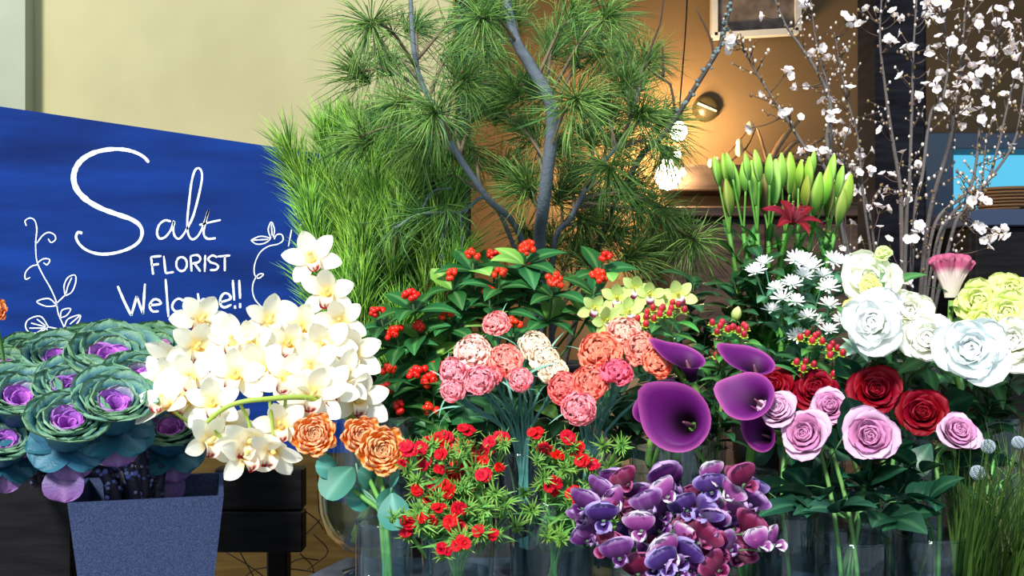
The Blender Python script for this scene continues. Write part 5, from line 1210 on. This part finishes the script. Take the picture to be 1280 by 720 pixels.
# thin bare side branch with sparse needles in front of the upright pines
b0 = inv(V_PB, .03); t = thing('pine_side_branch', 'thin bare pine side branch with sparse hanging needles above the berries', 'pine', b0)
P = [b0, W(668, 400, 1.98), W(618, 255, 1.85), W(575, 265, 1.80), W(525, 268, 1.77), W(494, 285, 1.76)]; S = spline(P, 40)
obj('branch', G().add(*tube(S-np.array(b0), [.004, .0035, .0022], 6), BLUEBARK).mesh('branch', M_BARK), t)
for (x, y, ax) in ((494, 286, (-.1, -.3, -1)), (526, 266, (-.6, -.4, .3)), (560, 265, (.2, -.5, -.8))): obj('needle_tuft', THIN, t, W(x, y, 1.77)-b0, toaxis(ax), .95)
g = G()
for L in ([(560, 266), (553, 300), (552, 335), (556, 355)], [(575, 264), (577, 300), (572, 340)], [(525, 268), (540, 240), (565, 235)]): g.add(*tube(spline([W(x, y, 1.79)-b0 for x, y in L], 8), [.002, .0014], 5), BLUEBARK)
obj('twigs', g.mesh('twigs', M_BARK), t)
# bare lichened twig reaching up to the right
b0 = inv(V_PB, .03); t = thing('lichened_branch', 'bare dark branch with grey lichen reaching up right past the round fixture', 'branch', b0)
P = [b0, W(740, 330, 2.0), W(795, 205, 1.95), W(832, 165, 1.93), W(884, 85, 1.93), W(903, 48, 1.93), W(918, -20, 1.93)]; g = G(); S = spline(P, 40)
g.add(*tube(S-np.array(b0), [.006, .005, .0032], 7), rgb(74, 68, 62))
for L in ([(843, 150), (838, 105), (808, 84), (825, 30), (830, -10)], [(829, 96), (828, 58)], [(892, 70), (888, 48), (870, 10)], [(900, 52), (906, 20)]): g.add(*tube(spline([W(x, y, 1.93)-b0 for x, y in L], 8), [.0024, .0014], 5), rgb(70, 60, 56))
obj('branch', g.mesh('branch', M_BARK), t); g = G()
for i in range(22, 40):
    for m in range(2): g.add(ICO*np.array([.005, .003, .005])*rnd.uniform(.5, 1)+S[i]-np.array(b0)+np.array([rnd.uniform(-.005, .005), -.003, rnd.uniform(-.008, .008)]), ICOF, rgb(110, 126, 128))
obj('lichen', g.mesh('lichen', M_BARK), t)

# ================================================================ CHERRY BLOSSOM
def blossom(seed, n):
    r = random.Random(seed); g_ = G()
    for m in range(n):
        c = np.array([r.uniform(-1, 1), r.uniform(-1, 1), r.uniform(0, .5)])*(.8 if n > 1 else 0); q = toaxis((r.uniform(-1, 1), r.uniform(-1, 1), .7), m)
        for i in range(5):
            pv, pf, pc = petal(.95, .8, [30, 62, 70, 66], 5, 5, r0=.04, cup=.8, vm=.65, pt=2.5, q=.5, base=.15, ruf=.04, col=lambda U, Vv: mixc(rgb(240, 200, 210), rgb(255, 246, 246), sstep(0, .4, Vv)))
            g_.add(xf(pv, q @ zrot(i*1.2566), c), pf, pc)
        g_.add(xf(ICO*.16, None, c), ICOF, rgb(220, 200, 120)); g_.add(*tube([(0, 0, -.8), tuple(c)], .05, 4, False), rgb(120, 110, 70))
    return g_.mesh('blossom', M_PETAL)
BLO = [blossom(1, 1), blossom(2, 2), blossom(3, 3), blossom(4, 1)]
cC = lambda L: [(880+x/3, y/3) for x, y in L]
CHB = [(cC([(470, 620), (475, 400), (430, 280), (360, 170), (310, 100), (250, -40)]), .0045, 'cherry branch with the bright blossom cluster above the lilies'), (cC([(490, 660), (470, 360), (440, 240), (415, 120), (396, -30)]), .0035, 'straight thin cherry branch right behind the cluster branch'),
       (cC([(480, 700), (370, 540), (300, 430), (220, 310), (160, 210), (115, 140)]), .0038, 'cherry branch leaning furthest left towards the round fixture'), (cC([(600, 760), (580, 540), (540, 380), (510, 240), (488, 120)]), .003, 'cherry branch ending below the top, left of the black pillar'),
       (cC([(740, 800), (735, 690), (700, 480), (680, 330), (660, 150), (668, -40)]), .005, 'cherry branch running up in front of the black pillar, left one'), (cC([(760, 800), (770, 700), (780, 400), (785, 200), (800, -40)]), .0045, 'cherry branch running up in front of the black pillar, right one'),
       (cC([(790, 820), (820, 650), (850, 430), (900, 350), (915, 180), (880, -20)]), .004, 'cherry branch just right of the pillar bending away from it'), (cC([(840, 840), (920, 540), (940, 400), (965, 220), (985, -40)]), .0052, 'thick cherry branch between pillar and window'),
       (cC([(900, 860), (1050, 700), (1100, 560), (1150, 350), (1215, 120)]), .004, 'cherry branch slanting right across the blue window'), (cC([(930, 880), (1000, 760), (1150, 560), (1190, 400), (1210, 200)]), .0038, 'lowest slanting cherry branch at the right edge'),
       (cC([(860, 860), (1000, 700), (1040, 430), (1080, 300), (1110, 100)]), .004, 'cherry branch rising over the left side of the window'), (cC([(620, 800), (540, 640), (520, 560), (560, 440)]), .003, 'short twiggy cherry branch behind the lily buds'), (cC([(880, 880), (985, 800), (1040, 690), (1050, 600), (1060, 500)]), .003, 'short cherry branch above the celosia with white buds')]
BLOS = cC([(225, 60), (120, 150), (115, 175), (370, 5), (385, 35), (440, 180), (405, 210), (460, 225), (305, 275), (355, 325), (385, 320), (220, 350), (320, 435), (360, 440), (175, 480), (465, 405), (475, 445), (490, 465), (548, 335), (535, 75), (545, 100), (580, 95), (640, 40), (610, 35), (700, 165), (740, 125), (770, 190), (725, 75), (710, 45), (835, 60), (865, 75), (830, 95), (880, 140), (845, 210), (740, 290), (795, 360), (665, 490), (885, 280), (870, 320), (905, 50), (850, 10), (890, 10), (1000, 10), (1025, 65), (1030, 90), (1045, 5), (1095, 40), (1145, 20), (1100, 85), (1140, 120), (1120, 60), (1065, 145), (935, 165), (980, 220), (970, 265), (1000, 300), (1020, 300), (1045, 265), (1090, 190), (1130, 205), (1180, 215), (1160, 220), (1180, 275), (1195, 180), (990, 340), (985, 375), (1030, 410), (1045, 440), (1120, 485), (1155, 550), (985, 440), (625, 565), (600, 600), (585, 570), (745, 575), (400, 570), (365, 580), (430, 585), (445, 570), (580, 650), (530, 680), (670, 655), (560, 640), (520, 510), (455, 420), (480, 430), (470, 390), (690, 160), (715, 165), (765, 180), (1085, 200), (1060, 210), (1140, 100), (830, 320), (950, 330), (1000, 420)])+[(1160, 12), (1172, 30), (1185, 8), (1198, 22), (1212, 40), (1226, 60), (1240, 14), (1252, 34), (1262, 58), (1240, 88), (1215, 84), (1190, 52), (1200, 100), (1270, 92), (1255, 120), (1172, 62), (1232, 130), (1275, 30), (1268, 110), (1178, 140), (1196, 160), (1150, 120), (1158, 90), (1210, 132), (1245, 150), (1222, 108), (1190, 120), (1206, 62), (1050, 205), (1062, 222), (1045, 232), (1070, 240), (1056, 258), (1082, 262), (1064, 280), (1090, 215), (1078, 300), (1100, 285), (1052, 312), (1095, 320), (1110, 300), (1120, 220), (1135, 250), (1128, 330), (1150, 280), (1148, 205)]+[(1222, 290), (1230, 300), (1218, 280), (1240, 292), (1228, 285), (1235, 310), (1205, 255), (1225, 250), (1245, 288), (1250, 292), (1135, 352), (1140, 300), (1100, 262), (1110, 240)]
assign = {k: [] for k in range(len(CHB))}; SP = []; BO = []
for k, (L, r, lab) in enumerate(CHB):
    Y = 1.98+.10*math.sin(k*1.9); b0 = inv(V_CH, .05); BO.append(b0)
    SP.append(spline([b0, Vector((V_CH.x+(W(L[0][0], 0, Y).x-V_CH.x)*.5, (V_CH.y+Y)/2, 1.17))]+[W(x, y, Y) for x, y in L], 60))
for (x, y) in BLOS:
    best = min(((math.hypot(640+s[0]/s[1]*F-x, 360-(s[2]-EYE)/s[1]*F-y), k, i) for k, S in enumerate(SP) for i, s in enumerate(S) if i > 12), key=lambda q: q[0])
    assign[best[1]].append((x, y, best[2]))
for k, (L, r, lab) in enumerate(CHB):
    S = SP[k]; b0 = BO[k]; t = thing('cherry_branch', lab, 'branch', b0, 'blossoming cherry branches'); g = G(); gb = G(); nb = np.array(b0)
    g.add(*tube(S-nb, [r, r*.85, r*.6, r*.3], 7), rgb(96, 90, 88))
    for (x, y, i) in assign[k]:
        s0 = S[max(i-2, 0)]; p = np.array(W(x, y, S[i][1]+rnd.uniform(-.04, .03))); g.add(*tube(spline([s0-nb, (s0*.5+p*.5)+np.array([0, 0, -.004])-nb, p-nb], 5), [.0013, .0009], 4), rgb(84, 70, 64))
        d = Vector(p-s0)+Vector((0, -.012, .006)); obj('blossom', BLO[rnd.randrange(4)], t, p-nb, toaxis(d, rnd.uniform(0, 6)), rnd.uniform(.0085, .0125))
    for i in range(16, 60):
        if rnd.random() < .75:
            a = Vector((rnd.uniform(-1, 1), rnd.uniform(-1, .4), rnd.uniform(.1, 1))).normalized(); l = rnd.choice([.006, .012, .05]); e = S[i]+np.array(a)*l; g.add(*tube([S[i]-nb, S[i]*.5+e*.5-nb, e-nb], [.0011, .0007], 4), rgb(84, 70, 64))
            for m in range(1 if l < .04 else 4):
                c = rgb(*rnd.choice([(232, 222, 214), (214, 196, 186), (150, 130, 84), (130, 104, 84)])); pp = e if m == 0 else S[i]+(e-S[i])*(.25*m)+np.array([rnd.uniform(-.004, .004), 0, rnd.uniform(-.004, .004)])
                gb.add(ICO*np.array([.0024, .0024, .0036])*rnd.uniform(.7, 1.25)+pp-nb, ICOF, c)
    obj('branch', g.mesh('branch', M_BARK), t); obj('buds', gb.mesh('buds', M_PETAL), t, stuff=True)

# ================================================================ BRUNIA and GRASS at the right edge
pot = Vector((W(1255, 0, 1.36).x, 1.38, TZ)); pt_ = thing('grass_pot', 'pot of thin green grass in the bottom right corner', 'potted plant', pot)
v, f = lathe([(0, 0), (.05, 0), (.060, .034), (.062, .038), (.056, .038), (.054, .03), (0, .03)], 28); solid('pot', v, f, M_METAL, pt_, rgb(46, 40, 40), True)
def blades(n, seed, c1, c2):
    r = np.random.RandomState(seed); g_ = G()
    for i in range(n):
        a = r.rand()*6.28; q = .052*math.sqrt(r.rand()); th = 3+20*r.rand(); L = .11+.12*r.rand()
        t = r.rand(); c = c1*(1-t)+c2*t
        pv, pf, pc = petal(L, .0032, [th*.5, th, th*1.5, th*2.6], 3, 7, vm=.2, pt=1.3, q=1, base=.8, fold=.3, col=lambda U, Vv: mixc(c*.75, c, Vv))
        g_.add(xf(pv, zrot(a), (q*math.cos(a), q*math.sin(a), .03)), pf, pc)
    return g_
obj('grass_blades', blades(380, 3, rgb(28, 64, 26), rgb(84, 124, 52)).mesh('grass_blades', M_LEAF), pt_, stuff=True)
BRN = G()
for k in range(260):
    z = 1-2*(k+.5)/260; a = k*2.39996; q = math.sqrt(1-z*z); d = np.array([q*math.cos(a), q*math.sin(a), z]); BRN.add(xf(ICO*.085, None, d*.93), ICOF, rgb(*[(170, 186, 198), (132, 150, 166), (196, 206, 210)][k % 3]))
BRN.add(ICO2*.9, ICO2F, rgb(90, 100, 100)); BRN = BRN.mesh('brunia_ball', M_STEM)
for k, (px, py, R, lab) in enumerate(((1235, 558, 9, 'silver brunia ball right of the rightmost mauve rose'), (1222, 591, 9.5, 'silver brunia ball lower, just above the grass tips'), (1273, 553, 8, 'silver brunia ball at the right picture edge'))):
    p = W(px, py, 1.36); b0 = pot+Vector((rnd.uniform(-.03, .03), rnd.uniform(-.03, .03), .08)); t = thing('brunia_stem', lab, 'brunia', b0, 'silver brunia'); stem(t, path(b0, p, (0.1*k, -.2, 1)), [.0016, .0012], rgb(96, 104, 60)); obj('ball', BRN, t, p-b0, s=R*1.36/F)
    for j in range(8): obj('leaf', DLEAF, t, Vector((p-b0)*(.5+.05*j)), toaxis((0, 0, 1), j*2.4), .6)
# dark leafy filler behind the roses at the right and behind the callas
FILL = leafmesh('filler_leaf', .07, .034, [50, 80, 112], rgb(22, 60, 34), rgb(44, 92, 52), vm=.45, nu=5, nv=9, fold=.15)
for k, (px, py, Y, vc, lab) in enumerate(((1190, 480, 1.62, V_LG, 'dark leafy greenery stem below the wide cool white lisianthus'), (1240, 500, 1.60, V_LG, 'dark leafy greenery stem at the right below the white lisianthus'), (1265, 470, 1.62, V_LG, 'dark leafy greenery stem nearest the right picture edge'), (1215, 540, 1.56, V_LG, 'dark leafy greenery stem behind the rightmost mauve rose'), (1080, 455, 1.62, V_LW, 'dark leafy greenery stem directly under the biggest white lisianthus'), (1150, 465, 1.62, V_LW, 'dark leafy greenery stem between red roses and white lisianthus'),
                                          (880, 470, 1.66, V_HY, 'dark leafy greenery stem between the two groups of callas'), (900, 510, 1.60, V_HY, 'dark leafy greenery stem low behind the right hand calla stems'), (955, 440, 1.66, V_MU, 'dark leafy greenery stem under the leftmost chrysanthemum spray'), (845, 440, 1.66, V_HY, 'dark leafy greenery stem behind the upright calla'), (775, 490, 1.60, V_CB, 'dark leafy greenery stem below the deep rose carnation'), (790, 520, 1.57, V_CB, 'dark leafy greenery stem left of the large open calla'), (690, 545, 1.62, V_CA, 'dark leafy greenery stem between the two carnation vases'), (625, 505, 1.66, V_CA, 'dark leafy greenery stem behind the pink carnation stems'), (868, 350, 1.86, V_LI, 'dark leafy greenery stem at the left of the lilies'), (885, 400, 1.84, V_LI, 'dark leafy greenery stem above the green bud'), (920, 350, 1.84, V_LI, 'dark leafy greenery stem low in front of the lily stems'), (850, 410, 1.84, V_LI, 'dark leafy greenery stem furthest left below the pine tufts'), (800, 340, 1.90, V_PB, 'dark leafy greenery stem behind the green orchids'), (950, 320, 1.82, V_LI, 'dark leafy greenery stem directly under the red lily'))):
    b0 = inv(vc, .02); p = W(px, py, Y); d = Vector((rnd.uniform(-.3, .3), -.3, 1)).normalized(); t = thing('greenery_stem', lab, 'foliage', b0, 'dark filler greenery')
    P = path(b0, p, d); stem(t, P, [.0022, .0014], rgb(60, 84, 46)); S = spline(P, 30)
    for j in range(16): obj('leaf', FILL, t, Vector(S[30-j])-b0, toaxis(Vector(S[30-j]-S[29-j]), j*2.4+k), rnd.uniform(.7, 1.05))
